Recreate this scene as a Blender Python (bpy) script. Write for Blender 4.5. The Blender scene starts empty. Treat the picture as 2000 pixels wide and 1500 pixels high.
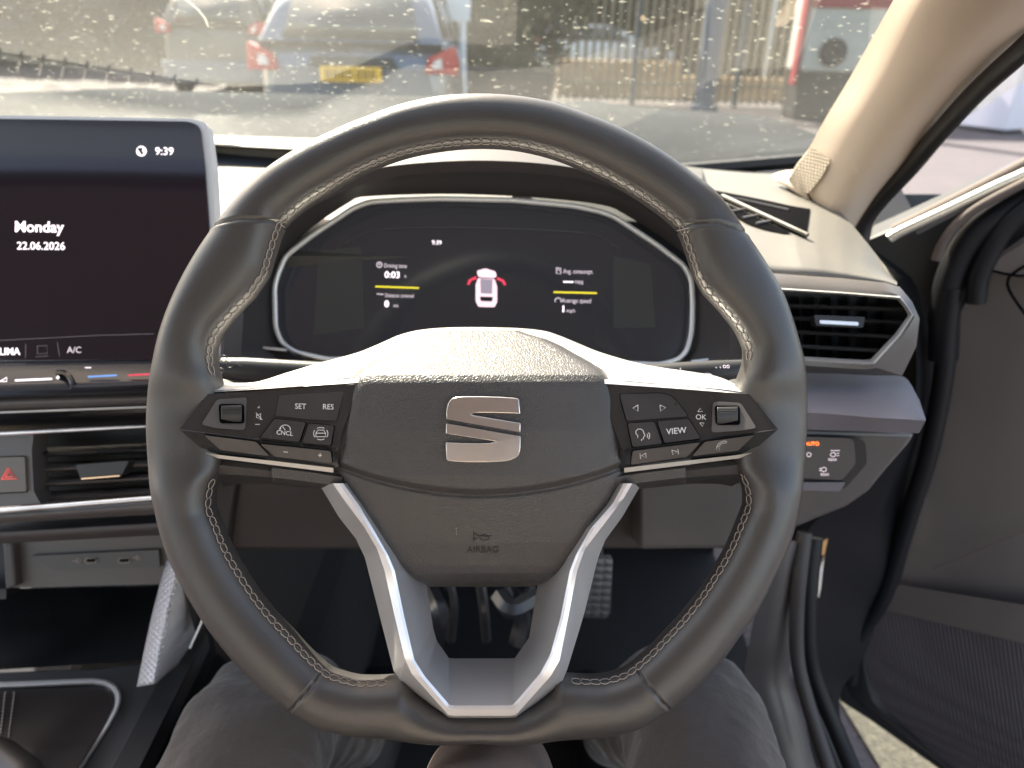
import bpy, bmesh, math, random
import numpy as np
from mathutils import Vector, Matrix
random.seed(7)
SC = bpy.context.scene
COL = SC.collection
# ---------------------------------------------------------------- camera
FPX = 1444.0                      # focal length in photo pixels (2000 wide)
PITCH = math.radians(25.4); ROLL = math.radians(1.6)
CAM = Vector((0.0, 0.0, 1.20))
_R0 = Vector((1, 0, 0)); _U0 = Vector((0, math.sin(PITCH), math.cos(PITCH)))
FW = Vector((0, math.cos(PITCH), -math.sin(PITCH)))
RT = (_R0*math.cos(ROLL) + _U0*math.sin(ROLL)).normalized()
UP = (_U0*math.cos(ROLL) - _R0*math.sin(ROLL)).normalized()
cd = bpy.data.cameras.new('camera'); cam = bpy.data.objects.new('camera', cd); COL.objects.link(cam)
cam.matrix_world = Matrix(((RT.x, UP.x, -FW.x, CAM.x), (RT.y, UP.y, -FW.y, CAM.y), (RT.z, UP.z, -FW.z, CAM.z), (0, 0, 0, 1)))
cd.sensor_width = 36.0; cd.lens = 36.0*FPX/2000.0
cd.clip_start = 0.02; cd.clip_end = 500
cd.dof.use_dof = True; cd.dof.focus_distance = 0.41; cd.dof.aperture_fstop = 8.0
SC.camera = cam
# ---------------------------------------------------------------- light
SUN_EL = math.radians(42); SUN_AZ = math.radians(-32)      # ahead of the car, a little to the left
SDIR = Vector((math.sin(SUN_AZ)*math.cos(SUN_EL), math.cos(SUN_AZ)*math.cos(SUN_EL), math.sin(SUN_EL)))
W = bpy.data.worlds.new('World'); SC.world = W; W.use_nodes = True
nt = W.node_tree; bgn = nt.nodes['Background']
sky = nt.nodes.new('ShaderNodeTexSky'); sky.sky_type = 'NISHITA'; sky.sun_disc = False
sky.sun_elevation = SUN_EL; sky.sun_rotation = SUN_AZ; sky.dust_density = 2.0
tint = nt.nodes.new('ShaderNodeMix'); tint.data_type = 'RGBA'; tint.blend_type = 'MULTIPLY'; tint.inputs[0].default_value = 1; tint.inputs[7].default_value = (1.0, .84, .70, 1)
nt.links.new(sky.outputs[0], tint.inputs[6]); nt.links.new(tint.outputs[2], bgn.inputs[0]); bgn.inputs[1].default_value = 0.15
sl = bpy.data.lights.new('sun', 'SUN'); sl.energy = 4.6; sl.angle = math.radians(0.5); sl.color = (1, .93, .82)
so = bpy.data.objects.new('sun', sl); COL.objects.link(so)
so.rotation_euler = SDIR.to_track_quat('Z', 'Y').to_euler(); so.location = (0, 0, 20)
SC.view_settings.view_transform = 'Standard'; SC.view_settings.look = 'None'
SC.view_settings.exposure = 2.5; SC.view_settings.gamma = 1; SC.view_settings.use_curve_mapping = False
SC.cycles.use_denoising = True
SC.cycles.max_bounces = 10; SC.cycles.transparent_max_bounces = 16
SC.cycles.sample_clamp_indirect = 6
SC.cycles.caustics_reflective = False; SC.cycles.caustics_refractive = False
# ---------------------------------------------------------------- projection helpers
def ray(x, y): return FW + RT*((x-1000)/FPX) + UP*((750-y)/FPX)
def P(x, y, d): return CAM + ray(x, y)*d
def PZ(x, y, z):
    r = ray(x, y); return CAM + r*((z-CAM.z)/r.z)
def PP(x, y, pt, nrm):
    r = ray(x, y); n = Vector(nrm); return CAM + r*((Vector(pt)-CAM).dot(n)/r.dot(n))
D0 = 0.416
def Wp(x, y, z=0.0): return P(x, y, D0-z)           # a point near the wheel's plane, z metres nearer the eye
# ---------------------------------------------------------------- materials
MATS = {}
def mat(name, col, rough=.5, metal=0.0, coat=0.0, spec=.5, bump=None, emis=None, estr=0.0, var=None, alpha=None, sheen=0):
    if name in MATS: return MATS[name]
    m = bpy.data.materials.new(name); m.use_nodes = True; t = m.node_tree; b = t.nodes['Principled BSDF']
    b.inputs['Base Color'].default_value = (*col, 1); b.inputs['Roughness'].default_value = rough
    b.inputs['Metallic'].default_value = metal; b.inputs['Coat Weight'].default_value = coat
    b.inputs['Coat Roughness'].default_value = .06
    b.inputs['Specular IOR Level'].default_value = spec
    if sheen: b.inputs['Sheen Weight'].default_value = sheen
    if emis: b.inputs['Emission Color'].default_value = (*emis, 1); b.inputs['Emission Strength'].default_value = estr
    tc = t.nodes.new('ShaderNodeTexCoord')
    if var:                                     # (scale, amount): uneven tone and gloss
        n = t.nodes.new('ShaderNodeTexNoise'); n.inputs['Scale'].default_value = var[0]; n.inputs['Detail'].default_value = 6
        t.links.new(tc.outputs['Object'], n.inputs['Vector'])
        mr = t.nodes.new('ShaderNodeMapRange'); mr.inputs[1].default_value = .3; mr.inputs[2].default_value = .7
        mr.inputs[3].default_value = 1-var[1]; mr.inputs[4].default_value = 1+var[1]
        t.links.new(n.outputs['Fac'], mr.inputs[0])
        mx = t.nodes.new('ShaderNodeMix'); mx.data_type = 'RGBA'; mx.blend_type = 'MULTIPLY'; mx.inputs[0].default_value = 1
        mx.inputs[6].default_value = (*col, 1); t.links.new(mr.outputs[0], mx.inputs[7]); t.links.new(mx.outputs[2], b.inputs['Base Color'])
        m2 = t.nodes.new('ShaderNodeMath'); m2.operation = 'MULTIPLY'; m2.inputs[1].default_value = rough
        t.links.new(mr.outputs[0], m2.inputs[0]); t.links.new(m2.outputs[0], b.inputs['Roughness'])
    if bump:                                    # (kind, scale, strength)
        kind, s, st = bump[:3]
        bp = t.nodes.new('ShaderNodeBump'); bp.inputs['Strength'].default_value = st; bp.inputs['Distance'].default_value = bump[3] if len(bump) > 3 else .0004
        if kind == 'leather':
            n0 = t.nodes.new('ShaderNodeTexNoise'); n0.inputs['Scale'].default_value = s*.6
            t.links.new(tc.outputs['Object'], n0.inputs['Vector'])
            ad = t.nodes.new('ShaderNodeMixRGB'); ad.blend_type = 'ADD'; ad.inputs[0].default_value = 1.0/s*.9
            t.links.new(tc.outputs['Object'], ad.inputs[1]); t.links.new(n0.outputs['Color'], ad.inputs[2])
            v = t.nodes.new('ShaderNodeTexVoronoi'); v.feature = 'DISTANCE_TO_EDGE'; v.inputs['Scale'].default_value = s
            t.links.new(ad.outputs[0], v.inputs['Vector'])
            c = t.nodes.new('ShaderNodeMath'); c.operation = 'MINIMUM'; c.inputs[1].default_value = .18
            t.links.new(v.outputs['Distance'], c.inputs[0]); t.links.new(c.outputs[0], bp.inputs['Height'])
        elif kind == 'noise':
            n = t.nodes.new('ShaderNodeTexNoise'); n.inputs['Scale'].default_value = s; n.inputs['Detail'].default_value = 4
            t.links.new(tc.outputs['Object'], n.inputs['Vector']); t.links.new(n.outputs['Fac'], bp.inputs['Height'])
        elif kind == 'weave' or kind == 'dots':
            mp = t.nodes.new('ShaderNodeMapping'); t.links.new(tc.outputs['Object'], mp.inputs['Vector'])
            if len(bump) > 4: mp.inputs['Rotation'].default_value = bump[4]
            v = t.nodes.new('ShaderNodeTexVoronoi'); v.inputs['Scale'].default_value = s; v.inputs['Randomness'].default_value = 0.0 if kind == 'dots' else .15
            t.links.new(mp.outputs[0], v.inputs['Vector']); t.links.new(v.outputs['Distance'], bp.inputs['Height'])
            bp.invert = kind == 'dots'
        t.links.new(bp.outputs[0], b.inputs['Normal'])
    MATS[name] = m; return m
def glassmat(name, tint=(.93, .95, .92), dirt=.05, refl=1.0, ior=1.5):
    m = bpy.data.materials.new(name); m.use_nodes = True; t = m.node_tree; t.nodes.remove(t.nodes['Principled BSDF']); out = t.nodes['Material Output']
    tr = t.nodes.new('ShaderNodeBsdfTransparent'); tr.inputs[0].default_value = (*tint, 1)
    gl = t.nodes.new('ShaderNodeBsdfGlossy'); gl.inputs['Roughness'].default_value = .015; gl.inputs[0].default_value = (1, 1, 1, 1)
    # reflectance of a thin pane, the same from both sides
    lw = t.nodes.new('ShaderNodeLayerWeight'); lw.inputs[0].default_value = .5
    pw = t.nodes.new('ShaderNodeMath'); pw.operation = 'POWER'; pw.inputs[1].default_value = 4
    t.links.new(lw.outputs['Facing'], pw.inputs[0])
    fm = t.nodes.new('ShaderNodeMath'); fm.operation = 'MULTIPLY_ADD'; fm.inputs[1].default_value = .92*refl; fm.inputs[2].default_value = .08*refl
    t.links.new(pw.outputs[0], fm.inputs[0])
    mx = t.nodes.new('ShaderNodeMixShader'); t.links.new(fm.outputs[0], mx.inputs[0])
    t.links.new(tr.outputs[0], mx.inputs[1]); t.links.new(gl.outputs[0], mx.inputs[2])
    df = t.nodes.new('ShaderNodeBsdfDiffuse'); df.inputs[0].default_value = (.75, .74, .68, 1)
    tl = t.nodes.new('ShaderNodeBsdfTranslucent'); tl.inputs[0].default_value = (.85, .84, .74, 1)
    m3 = t.nodes.new('ShaderNodeMixShader'); m3.inputs[0].default_value = .8; t.links.new(df.outputs[0], m3.inputs[1]); t.links.new(tl.outputs[0], m3.inputs[2])
    tc = t.nodes.new('ShaderNodeTexCoord'); n = t.nodes.new('ShaderNodeTexNoise'); n.inputs['Scale'].default_value = 5; n.inputs['Detail'].default_value = 8
    t.links.new(tc.outputs['Object'], n.inputs['Vector'])
    mr = t.nodes.new('ShaderNodeMapRange'); mr.inputs[1].default_value = .3; mr.inputs[2].default_value = .75; mr.inputs[3].default_value = dirt*.6; mr.inputs[4].default_value = dirt*1.5
    t.links.new(n.outputs['Fac'], mr.inputs[0])
    m4 = t.nodes.new('ShaderNodeMixShader'); t.links.new(mr.outputs[0], m4.inputs[0]); t.links.new(mx.outputs[0], m4.inputs[1]); t.links.new(m3.outputs[0], m4.inputs[2])
    t.links.new(m4.outputs[0], out.inputs[0]); MATS[name] = m; return m
M = {}
M['leather'] = mat('leather', (.043, .039, .038), .35, spec=.75, bump=('leather', 900, .5), var=(14, .13))
M['leather_side'] = mat('leather_side', (.045, .041, .040), .37, spec=.55, bump=('noise', 1800, .12), var=(18, .12))
M['pad'] = mat('pad', (.050, .045, .044), .40, spec=.65, bump=('leather', 680, 1.0, .0006), var=(20, .10))
M['thread'] = mat('thread', (.36, .31, .27), .6)
M['gloss_black'] = mat('gloss_black', (.026, .026, .028), .16, coat=.6, var=(40, .15))
M['button'] = mat('button', (.045, .042, .042), .30, var=(50, .12))
M['button_lit_face'] = mat('button_lit_face', (.105, .095, .090), .36, var=(50, .1))  # lighter copy of button, with light on the lower faces put into the colour
M['rubber'] = mat('rubber', (.03, .03, .033), .6, bump=('dots', 900, .8, .0006))
M['gap'] = mat('gap', (.003, .003, .004), .9, spec=.02)
M['satin'] = mat('satin', (.75, .73, .72), .30, metal=.5, var=(60, .08))
M['satin_soft'] = mat('satin_soft', (.80, .785, .79), .30, metal=.55, bump=('noise', 2500, .05), var=(25, .06))
M['chrome'] = mat('chrome', (.80, .79, .78), .16, metal=1.0, var=(30, .25))
M['badge'] = mat('badge', (.74, .69, .66), .30, metal=1.0)
M['white_ink'] = mat('white_ink', (.62, .61, .59), .5, emis=(.9, .9, .9), estr=.02)
M['emboss'] = mat('emboss', (.012, .011, .011), .55)
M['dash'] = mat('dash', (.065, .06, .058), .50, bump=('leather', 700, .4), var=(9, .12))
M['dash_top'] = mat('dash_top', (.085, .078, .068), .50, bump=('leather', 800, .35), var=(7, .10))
M['dash_brown'] = mat('dash_brown', (.050, .042, .041), .48, bump=('noise', 900, .15), var=(9, .12))
M['dash_soft'] = mat('dash_soft', (.16, .15, .17), .55, bump=('leather', 800, .45), var=(10, .08))
M['grey_plastic'] = mat('grey_plastic', (.095, .086, .084), .38, bump=('noise', 1500, .12), var=(12, .12))
M['dark_plastic'] = mat('dark_plastic', (.028, .027, .028), .42, bump=('noise', 1200, .15), var=(12, .15))
M['black'] = mat('black', (.010, .010, .012), .55, var=(8, .3))
M['carpet'] = mat('carpet', (.012, .012, .014), .95, bump=('noise', 500, .8, .002))
M['screen_glass'] = mat('screen_glass', (.006, .005, .009), .07, spec=.5, emis=(.018, .012, .014), estr=.10)
M['cluster_glass'] = mat('cluster_glass', (.012, .013, .015), .12, spec=.5, emis=(.012, .012, .014), estr=.25)
M['panel_glass'] = mat('panel_glass', (.014, .014, .018), .14, spec=.25)
M['lit_white'] = mat('lit_white', (.8, .75, .78), .5, emis=(1, .86, .90), estr=.36)
M['lit_dim'] = mat('lit_dim', (.3, .3, .3), .5, emis=(.8, .66, .72), estr=.18)
M['lit_pink'] = mat('lit_pink', (.5, .4, .42), .5, emis=(.9, .62, .68), estr=.22)
M['lit_red'] = mat('lit_red', (.4, .03, .05), .5, emis=(.9, .06, .12), estr=.16)
M['lit_yellow'] = mat('lit_yellow', (.5, .42, .02), .5, emis=(.85, .7, .03), estr=.20)
M['lit_orange'] = mat('lit_orange', (.6, .15, .02), .5, emis=(1, .18, .03), estr=.5)
M['lit_blue'] = mat('lit_blue', (.1, .2, .5), .5, emis=(.2, .42, .9), estr=.16)
M['hazard'] = mat('hazard', (.75, .10, .08), .45, emis=(1, .12, .10), estr=.10)
M['headliner'] = mat('headliner', (.68, .58, .49), .9, bump=('noise', 900, .3))
M['pillar'] = mat('pillar', (.58, .475, .38), .62, bump=('leather', 1100, .25), var=(8, .05))
M['grille_cream'] = mat('grille_cream', (.40, .34, .27), .6, bump=('dots', 300, .8, .0012, (0, 0, .6)))
M['paint_black'] = mat('paint_black', (.008, .008, .010), .5, spec=.25)
M['seal'] = mat('seal', (.10, .075, .065), .7, bump=('noise', 2200, .6, .0008))
M['door_card'] = mat('door_card', (.125, .106, .096), .58, bump=('leather', 800, .4), var=(5, .12))
M['door_mesh'] = mat('door_mesh', (.062, .050, .054), .55, bump=('dots', 210, 1.0, .003, (.2, .3, .5)))
M['trousers'] = mat('trousers', (.046, .037, .034), .9, bump=('noise', 38, .35, .012), var=(10, .18), sheen=.3)
M['hex_silver'] = mat('hex_silver', (.60, .58, .62), .42, metal=.4, bump=('dots', 260, 1.0, .0022))
M['gaiter'] = mat('gaiter', (.034, .029, .027), .38, bump=('leather', 700, .4), var=(12, .15))
M['bronze'] = mat('bronze', (.48, .24, .09), .5, metal=.5)
M['asphalt'] = mat('asphalt', (.060, .052, .054), .9, bump=('noise', 60, .6, .01), var=(2.5, .22))
M['bonnet'] = mat('bonnet', (.050, .054, .058), .9, spec=0.0, var=(3, .25))
GL = glassmat('windscreen_glass', tint=(.79, .81, .75), dirt=.018, refl=.75)
GL2 = glassmat('clear_glass', dirt=.01)
# ---------------------------------------------------------------- geometry helpers
def tag(o, label=None, cat=None, group=None, kind=None):
    if label: o['label'] = label
    if cat: o['category'] = cat
    if group: o['group'] = group
    if kind: o['kind'] = kind
    return o
ROOTLOC = {}
def thing(name, loc, label, cat, group=None, kind=None):
    o = bpy.data.objects.new(name, None); COL.objects.link(o); o.location = loc; ROOTLOC[o] = Vector(loc)
    o.empty_display_size = .05
    return tag(o, label, cat, group, kind)
def rloc(parent):
    p = parent
    while p is not None:
        if p in ROOTLOC: return ROOTLOC[p]
        p = p.parent
    return Vector((0, 0, 0))
def build(name, verts, faces, m, parent=None, smooth=True, bevel=0, solid=0, sub=0, weld=False):
    r = rloc(parent)
    if parent is None:
        r = Vector((sum(v[0] for v in verts)/len(verts), sum(v[1] for v in verts)/len(verts), min(v[2] for v in verts)))
    me = bpy.data.meshes.new(name); me.from_pydata([tuple(Vector(v)-r) for v in verts], [], faces); me.update()
    bm = bmesh.new(); bm.from_mesh(me)
    if weld: bmesh.ops.remove_doubles(bm, verts=bm.verts, dist=1e-6)
    bmesh.ops.recalc_face_normals(bm, faces=bm.faces)
    big = [f for f in bm.faces if len(f.verts) > 4]
    if big: bmesh.ops.triangulate(bm, faces=big)
    bm.to_mesh(me); bm.free()
    for p in me.polygons: p.use_smooth = smooth
    me.materials.append(m); o = bpy.data.objects.new(name, me); COL.objects.link(o); o.parent = parent
    if parent is None: o.location = r; ROOTLOC[o] = r
    if bevel:
        b = o.modifiers.new('b', 'BEVEL'); b.width = bevel; b.segments = 3; b.limit_method = 'ANGLE'; b.angle_limit = math.radians(32); b.harden_normals = False
    if solid:
        s = o.modifiers.new('s', 'SOLIDIFY'); s.thickness = solid; s.offset = 0
    if sub:
        s = o.modifiers.new('u', 'SUBSURF'); s.levels = sub; s.render_levels = sub
    if smooth and not sub:
        try: me.set_sharp_from_angle(angle=math.radians(38))
        except Exception: pass
    return o
def lin(pts, n, closed=False):
    a = np.array([list(p) for p in pts], float)
    if closed: a = np.vstack([a, a[:1]])
    s = np.concatenate([[0], np.cumsum(np.linalg.norm(np.diff(a, axis=0), axis=1))])
    t = np.linspace(0, s[-1], n+1)[:-1] if closed else np.linspace(0, s[-1], n)
    return np.stack([np.interp(t, s, a[:, k]) for k in range(a.shape[1])], 1)
def spl(pts, n, closed=False, k=12):
    """Catmull-Rom through the points, resampled evenly to n."""
    a = [np.array(p, float) for p in pts]; L = len(a); out = []
    rng = range(L) if closed else range(L-1)
    for i in rng:
        p0 = a[(i-1) % L] if closed or i > 0 else 2*a[0]-a[1]
        p1 = a[i]; p2 = a[(i+1) % L]
        p3 = a[(i+2) % L] if closed or i+2 < L else 2*a[-1]-a[-2]
        for j in range(k):
            t = j/k
            out.append(.5*((2*p1)+(-p0+p2)*t+(2*p0-5*p1+4*p2-p3)*t*t+(-p0+3*p1-3*p2+p3)*t**3))
    if not closed: out.append(a[-1])
    return lin(out, n, closed)
def loft(name, rows, m, parent=None, closed=False, n=None, **kw):
    """rows: lists of 3-D points; resampled to n by arc length when n is given."""
    if n: rows = [lin(r, n, closed) for r in rows]
    k = len(rows[0]); V = [Vector(p) for r in rows for p in r]; F = []
    for i in range(len(rows)-1):
        for j in range(k if closed else k-1):
            a, b = i*k+j, i*k+(j+1) % k; F.append((a, b, b+k, a+k))
    return build(name, V, F, m, parent, **kw)
def loft_px(name, rows, m, parent=None, closed=False, n=40, smooth_px=True, **kw):
    """rows: [(pixel polyline, depth or list of depths)]; every row keeps its outline in the view and has its own depth."""
    R = []
    for pts, d in rows:
        q = [(p[0], p[1], d[i] if isinstance(d, (list, tuple)) else d) for i, p in enumerate(pts)]
        q = spl(q, n, closed) if smooth_px else lin(q, n, closed)
        R.append([P(*a) for a in q])
    return loft(name, R, m, parent, closed, **kw)
def rounded(pts, r, k=5):
    """round the corners of a closed 2-D polygon"""
    out = []; L = len(pts)
    for i in range(L):
        p = np.array(pts[i], float); a = np.array(pts[i-1], float); b = np.array(pts[(i+1) % L], float)
        rr = r[i] if isinstance(r, (list, tuple)) else r
        da, db = np.linalg.norm(a-p), np.linalg.norm(b-p)
        q = min(rr, da*.45, db*.45)
        if q < .3: out.append(tuple(p)); continue
        s = p+(a-p)/da*q; e = p+(b-p)/db*q
        for j in range(k+1):
            t = j/k; out.append(tuple((1-t)**2*s+2*t*(1-t)*p+t*t*e))
    return out
def plate(name, pts, dfun, thick, m, parent=None, r=0, bevel=.0006, smooth=True, hole=None):
    """solid plate with a pixel outline; dfun = depth (number or function of the pixel); thickness goes away from the eye"""
    if r: pts = rounded(pts, r)
    f = dfun if callable(dfun) else (lambda x, y: dfun)
    n = len(pts); V = [P(x, y, f(x, y)) for x, y in pts]+[P(x, y, f(x, y))+FW*thick for x, y in pts]
    if hole is None:
        F = [tuple(range(n)), tuple(range(2*n-1, n-1, -1))]+[(i, (i+1) % n, n+(i+1) % n, n+i) for i in range(n)]
    else:
        h = lin([(*p,) for p in hole], n, True); h = [tuple(a) for a in h]
        F = []
    return build(name, V, F, m, parent, smooth=smooth, bevel=bevel)
def tube(name, path, rad, m, parent=None, closed=False, seg=8, caps=True, rads=None, flat=1.0):
    path = [Vector(p) for p in path]; n = len(path); V = []; F = []; prev = None
    for i, p in enumerate(path):
        a = path[(i-1) % n] if closed or i > 0 else p; b = path[(i+1) % n] if closed or i < n-1 else p
        t = (b-a).normalized() if (b-a).length > 0 else Vector((1, 0, 0))
        if prev is None: u = t.cross(FW); u = u.normalized() if u.length > .1 else t.cross(RT).normalized()
        else: u = (prev - t*prev.dot(t)).normalized()
        prev = u; w = t.cross(u); rr = rads[i] if rads else rad
        for k in range(seg):
            an = 2*math.pi*k/seg; V.append(p+u*math.cos(an)*rr+w*math.sin(an)*rr*flat)
    for i in range(n if closed else n-1):
        for k in range(seg):
            a = i*seg+k; b = i*seg+(k+1) % seg; c = ((i+1) % n)*seg
            F.append((a, b, c+(k+1) % seg, c+k))
    if caps and not closed: F.append(tuple(range(seg-1, -1, -1))); F.append(tuple((n-1)*seg+k for k in range(seg)))
    if name is None: return V, F
    return build(name, V, F, m, parent)
def tubes(name, paths, rad, m, parent=None, seg=6, closed=False):
    V = []; F = []
    for p in paths:
        v, f = tube(None, p, rad, m, closed=closed, seg=seg); o = len(V); V += v; F += [tuple(i+o for i in q) for q in f]
    return build(name, V, F, m, parent)
def boxes(name, bs, m, parent=None, bevel=0, rot=None, smooth=False):
    """bs: list of (x0,x1,y0,y1,z0,z1) in world axes"""
    V = []; F = []
    for x0, x1, y0, y1, z0, z1 in bs:
        o = len(V); V += [(x, y, z) for x in (x0, x1) for y in (y0, y1) for z in (z0, z1)]
        F += [tuple(i+o for i in q) for q in ((0, 1, 3, 2), (4, 6, 7, 5), (0, 4, 5, 1), (2, 3, 7, 6), (0, 2, 6, 4), (1, 5, 7, 3))]
    return build(name, V, F, m, parent, smooth=smooth, bevel=bevel)
def text(name, s, x, y, hpx, d, m, parent, rot=0.0, bold=0.0, align='CENTER', ext=.0001, sx=1.0, nrm=None, dfun=None):
    """flat raised lettering, cap height hpx photo pixels, centred at pixel (x, y), depth d"""
    cu = bpy.data.curves.new('t', 'FONT'); cu.body = s; cu.size = 1.0; cu.align_x = align; cu.align_y = 'CENTER'; cu.offset = bold; cu.extrude = 0; cu.resolution_u = 3
    ob = bpy.data.objects.new('t', cu); COL.objects.link(ob); bpy.context.view_layer.update()
    me = bpy.data.meshes.new_from_object(ob.evaluated_get(bpy.context.evaluated_depsgraph_get())); bpy.data.objects.remove(ob)
    k = hpx/.70; c, q = math.cos(rot), math.sin(rot); V = []
    for v in me.vertices:
        a, b = v.co.x*k*sx, v.co.y*k
        px, py = x+a*c-b*q, y-(a*q+b*c)
        V.append(P(px, py, dfun(px, py) if dfun else d))
    F = [tuple(p.vertices) for p in me.polygons]; bpy.data.meshes.remove(me)
    return build(name, V, F, m, parent, smooth=False, solid=ext*2)
def strokes(name, lines, w, d, m, parent, dfun=None, flat=.35):
    """icon made of pixel polylines drawn as thin raised ribs, w = half width in px"""
    f = dfun if dfun else (lambda x, y: d)
    return tubes(name, [[P(x, y, f(x, y)) for x, y in l] for l in lines], w*D0/FPX*(f(*lines[0][0])/D0), m, parent, seg=6)
def circ(cx, cy, rx, ry=None, n=20, a0=0, a1=360):
    ry = ry or rx
    return [(cx+rx*math.cos(math.radians(a0+(a1-a0)*i/n)), cy-ry*math.sin(math.radians(a0+(a1-a0)*i/n))) for i in range(n+1)]
def sst(a, b, x):
    t = np.clip((np.asarray(x, float)-a)/(b-a), 0, 1); return t*t*(3-2*t)
# ================================================================ OUTSIDE
o = build('ground', [(-150, -60, 0), (150, -60, 0), (150, 200, 0), (-150, 200, 0)], [(0, 1, 2, 3)], M['asphalt'], smooth=False); tag(o, kind='structure')
concrete = mat('concrete', (.44, .40, .32), .9, bump=('noise', 40, .5, .01), var=(3, .12))
o = build('pavement', [(.60, -1.6, .004), (3.0, -1.6, .004), (3.0, 3.4, .004), (.60, 3.4, .004)], [(0, 1, 2, 3)], mat('bay_asphalt', (.10, .09, .095), .9, bump=('noise', 70, .6, .01), var=(20, .25)), smooth=False); tag(o, kind='structure')

def make_car(name, loc, rz, label, paint, group=None, plate_txt=None, L=4.3, Wd=1.72, H=1.45, detail=True, lights=True, lz=0.0):
    t = thing(name, loc, label, 'car', group); c, s = math.cos(rz), math.sin(rz)
    def T(p): return Vector((loc[0]+p[0]*c-p[1]*s, loc[1]+p[0]*s+p[1]*c, loc[2]+p[2]))
    hw = Wd/2
    # body shell: stations from the tail (y=0) to the nose (y=L)
    st = [(0, .42, .80, .80), (.04, .30, .92, .93), (.25, .22, 1.0, .98), (1.0, .20, 1.0, 1.0), (2.2, .20, .98, 1.0), (3.2, .20, .95, 1.0), (3.8, .22, .86, .96), (4.2, .28, .72, .88), (4.3, .38, .62, .78)]
    rows = []
    for y, zb, zt, w in st:
        y *= L/4.3; w *= hw; zt *= H/1.45
        rows.append([T((-w*.90, y, zb)), T((-w, y, zb+.08)), T((-w, y, (zb+zt)*.5+.05)), T((-w*.95, y, zt-.04)), T((-w*.86, y, zt)), T((0, y, zt+.015)), T((w*.86, y, zt)), T((w*.95, y, zt-.04)), T((w, y, (zb+zt)*.5+.05)), T((w, y, zb+.08)), T((w*.90, y, zb))])
    body = loft('body', rows, paint, t, sub=2)
    # close the tail
    build('tailgate', [r for r in rows[0]], [tuple(range(11))], paint, t, smooth=False)
    zt = .96*H/1.45
    gs = [(.02, zt, zt+.02), (.22, zt, 1.30*H/1.45), (.45, zt, 1.42*H/1.45), (1.2, zt, H), (2.0, zt, H*.995), (2.5, zt, 1.34*H/1.45), (3.15, zt, zt+.02)]
    grows = []
    for y, zb, z1 in gs:
        y *= L/4.3; f = (z1-zb)/(H-zb); wt = hw*(.90-.20*f); wb = hw*.90
        grows.append([T((-wb, y, zb-.05)), T((-(wb+wt)/2-.01, y, (zb+z1)/2)), T((-wt, y, z1-.04*f)), T((-wt*.8, y, z1)), T((wt*.8, y, z1)), T((wt, y, z1-.04*f)), T(((wb+wt)/2+.01, y, (zb+z1)/2)), T((wb, y, zb-.05))])
    loft('cabin', grows, paint, t, sub=2)
    wg = mat('car_window', (.05, .06, .065), .08, spec=.6)
    k = H/1.45
    build('rear_window', [T((-hw*.66, .02, 1.0*k)), T((hw*.66, .02, 1.0*k)), T((hw*.58, .20, 1.30*k)), T((-hw*.58, .20, 1.30*k))], [(0, 1, 2, 3)], wg, t, solid=.012)
    build('windscreen', [T((-hw*.76, 3.0*L/4.3, 1.03*k)), T((hw*.76, 3.0*L/4.3, 1.03*k)), T((hw*.64, 2.35*L/4.3, 1.38*k)), T((-hw*.64, 2.35*L/4.3, 1.38*k))], [(0, 1, 2, 3)], wg, t, solid=.012)
    for sd in (-1, 1):
        for a, b in ((.45, 1.3), (1.36, 2.35)):
            build('side_window', [T((sd*hw*.90, a*L/4.3, 1.02*k)), T((sd*hw*.90, (b+.25)*L/4.3, 1.02*k)), T((sd*hw*.745, b*L/4.3, 1.36*k)), T((sd*hw*.745, (a+.15)*L/4.3, 1.36*k))], [(0, 1, 2, 3)], wg, t, solid=.012)
    tyre = mat('tyre', (.02, .02, .02), .8); rim = mat('alloy', (.5, .5, .52), .35, metal=.8)
    for sx in (-1, 1):
        for y in (.72*L/4.3, 3.4*L/4.3):
            ring = []
            for rr, xo in ((.20, .0), (.30, .0), (.315, .03), (.315, .17), (.30, .20), (.20, .20)):
                ring.append([T((sx*(hw+.005-xo), y+rr*math.cos(2*math.pi*i/28), .315+rr*math.sin(2*math.pi*i/28))) for i in range(28)])
            w = loft('wheel', ring, tyre, t, closed=True)
            q = [T((sx*(hw-.01), y, .315))]+[T((sx*(hw-.005), y+.2*math.cos(2*math.pi*i/28), .315+.2*math.sin(2*math.pi*i/28))) for i in range(28)]
            build('wheel_rim', q, [(0, i, i % 28+1) for i in range(1, 29)], rim, w)
    bm_ = mat('bumper', tuple(a*.8 for a in paint.node_tree.nodes['Principled BSDF'].inputs['Base Color'].default_value[:3]), .4)
    loft('rear_bumper', [[T((x*hw, -.09+.12*abs(x)**4, z)) for x in np.linspace(-1, 1, 15)] for z in (.26, .36, .56, .62)], bm_, t, solid=.05)
    if lights:
        rl = mat('red_lens', (.42, .006, .02), .25, coat=.3); wl = mat('clear_lens', (.75, .72, .72), .15, coat=1)
        for sd in (-1, 1):
            l = build('tail_light', [T((sd*hw*.76, -.035, .99+lz)), T((sd*hw*1.0, .03, 1.08+lz)), T((sd*hw*1.03, .12, .95+lz)), T((sd*hw*1.02, .03, .86+lz)), T((sd*hw*.72, -.035, .87+lz))], [(0, 1, 2, 3, 4)], rl, t, solid=.05, smooth=False, bevel=.01)
            build('reversing_lens', [T((sd*hw*.81, -.065, .96+lz)), T((sd*hw*.89, -.055, .99+lz)), T((sd*hw*.90, -.055, .91+lz)), T((sd*hw*.80, -.065, .90+lz))], [(0, 1, 2, 3)], wl, l, solid=.02, smooth=False)
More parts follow.
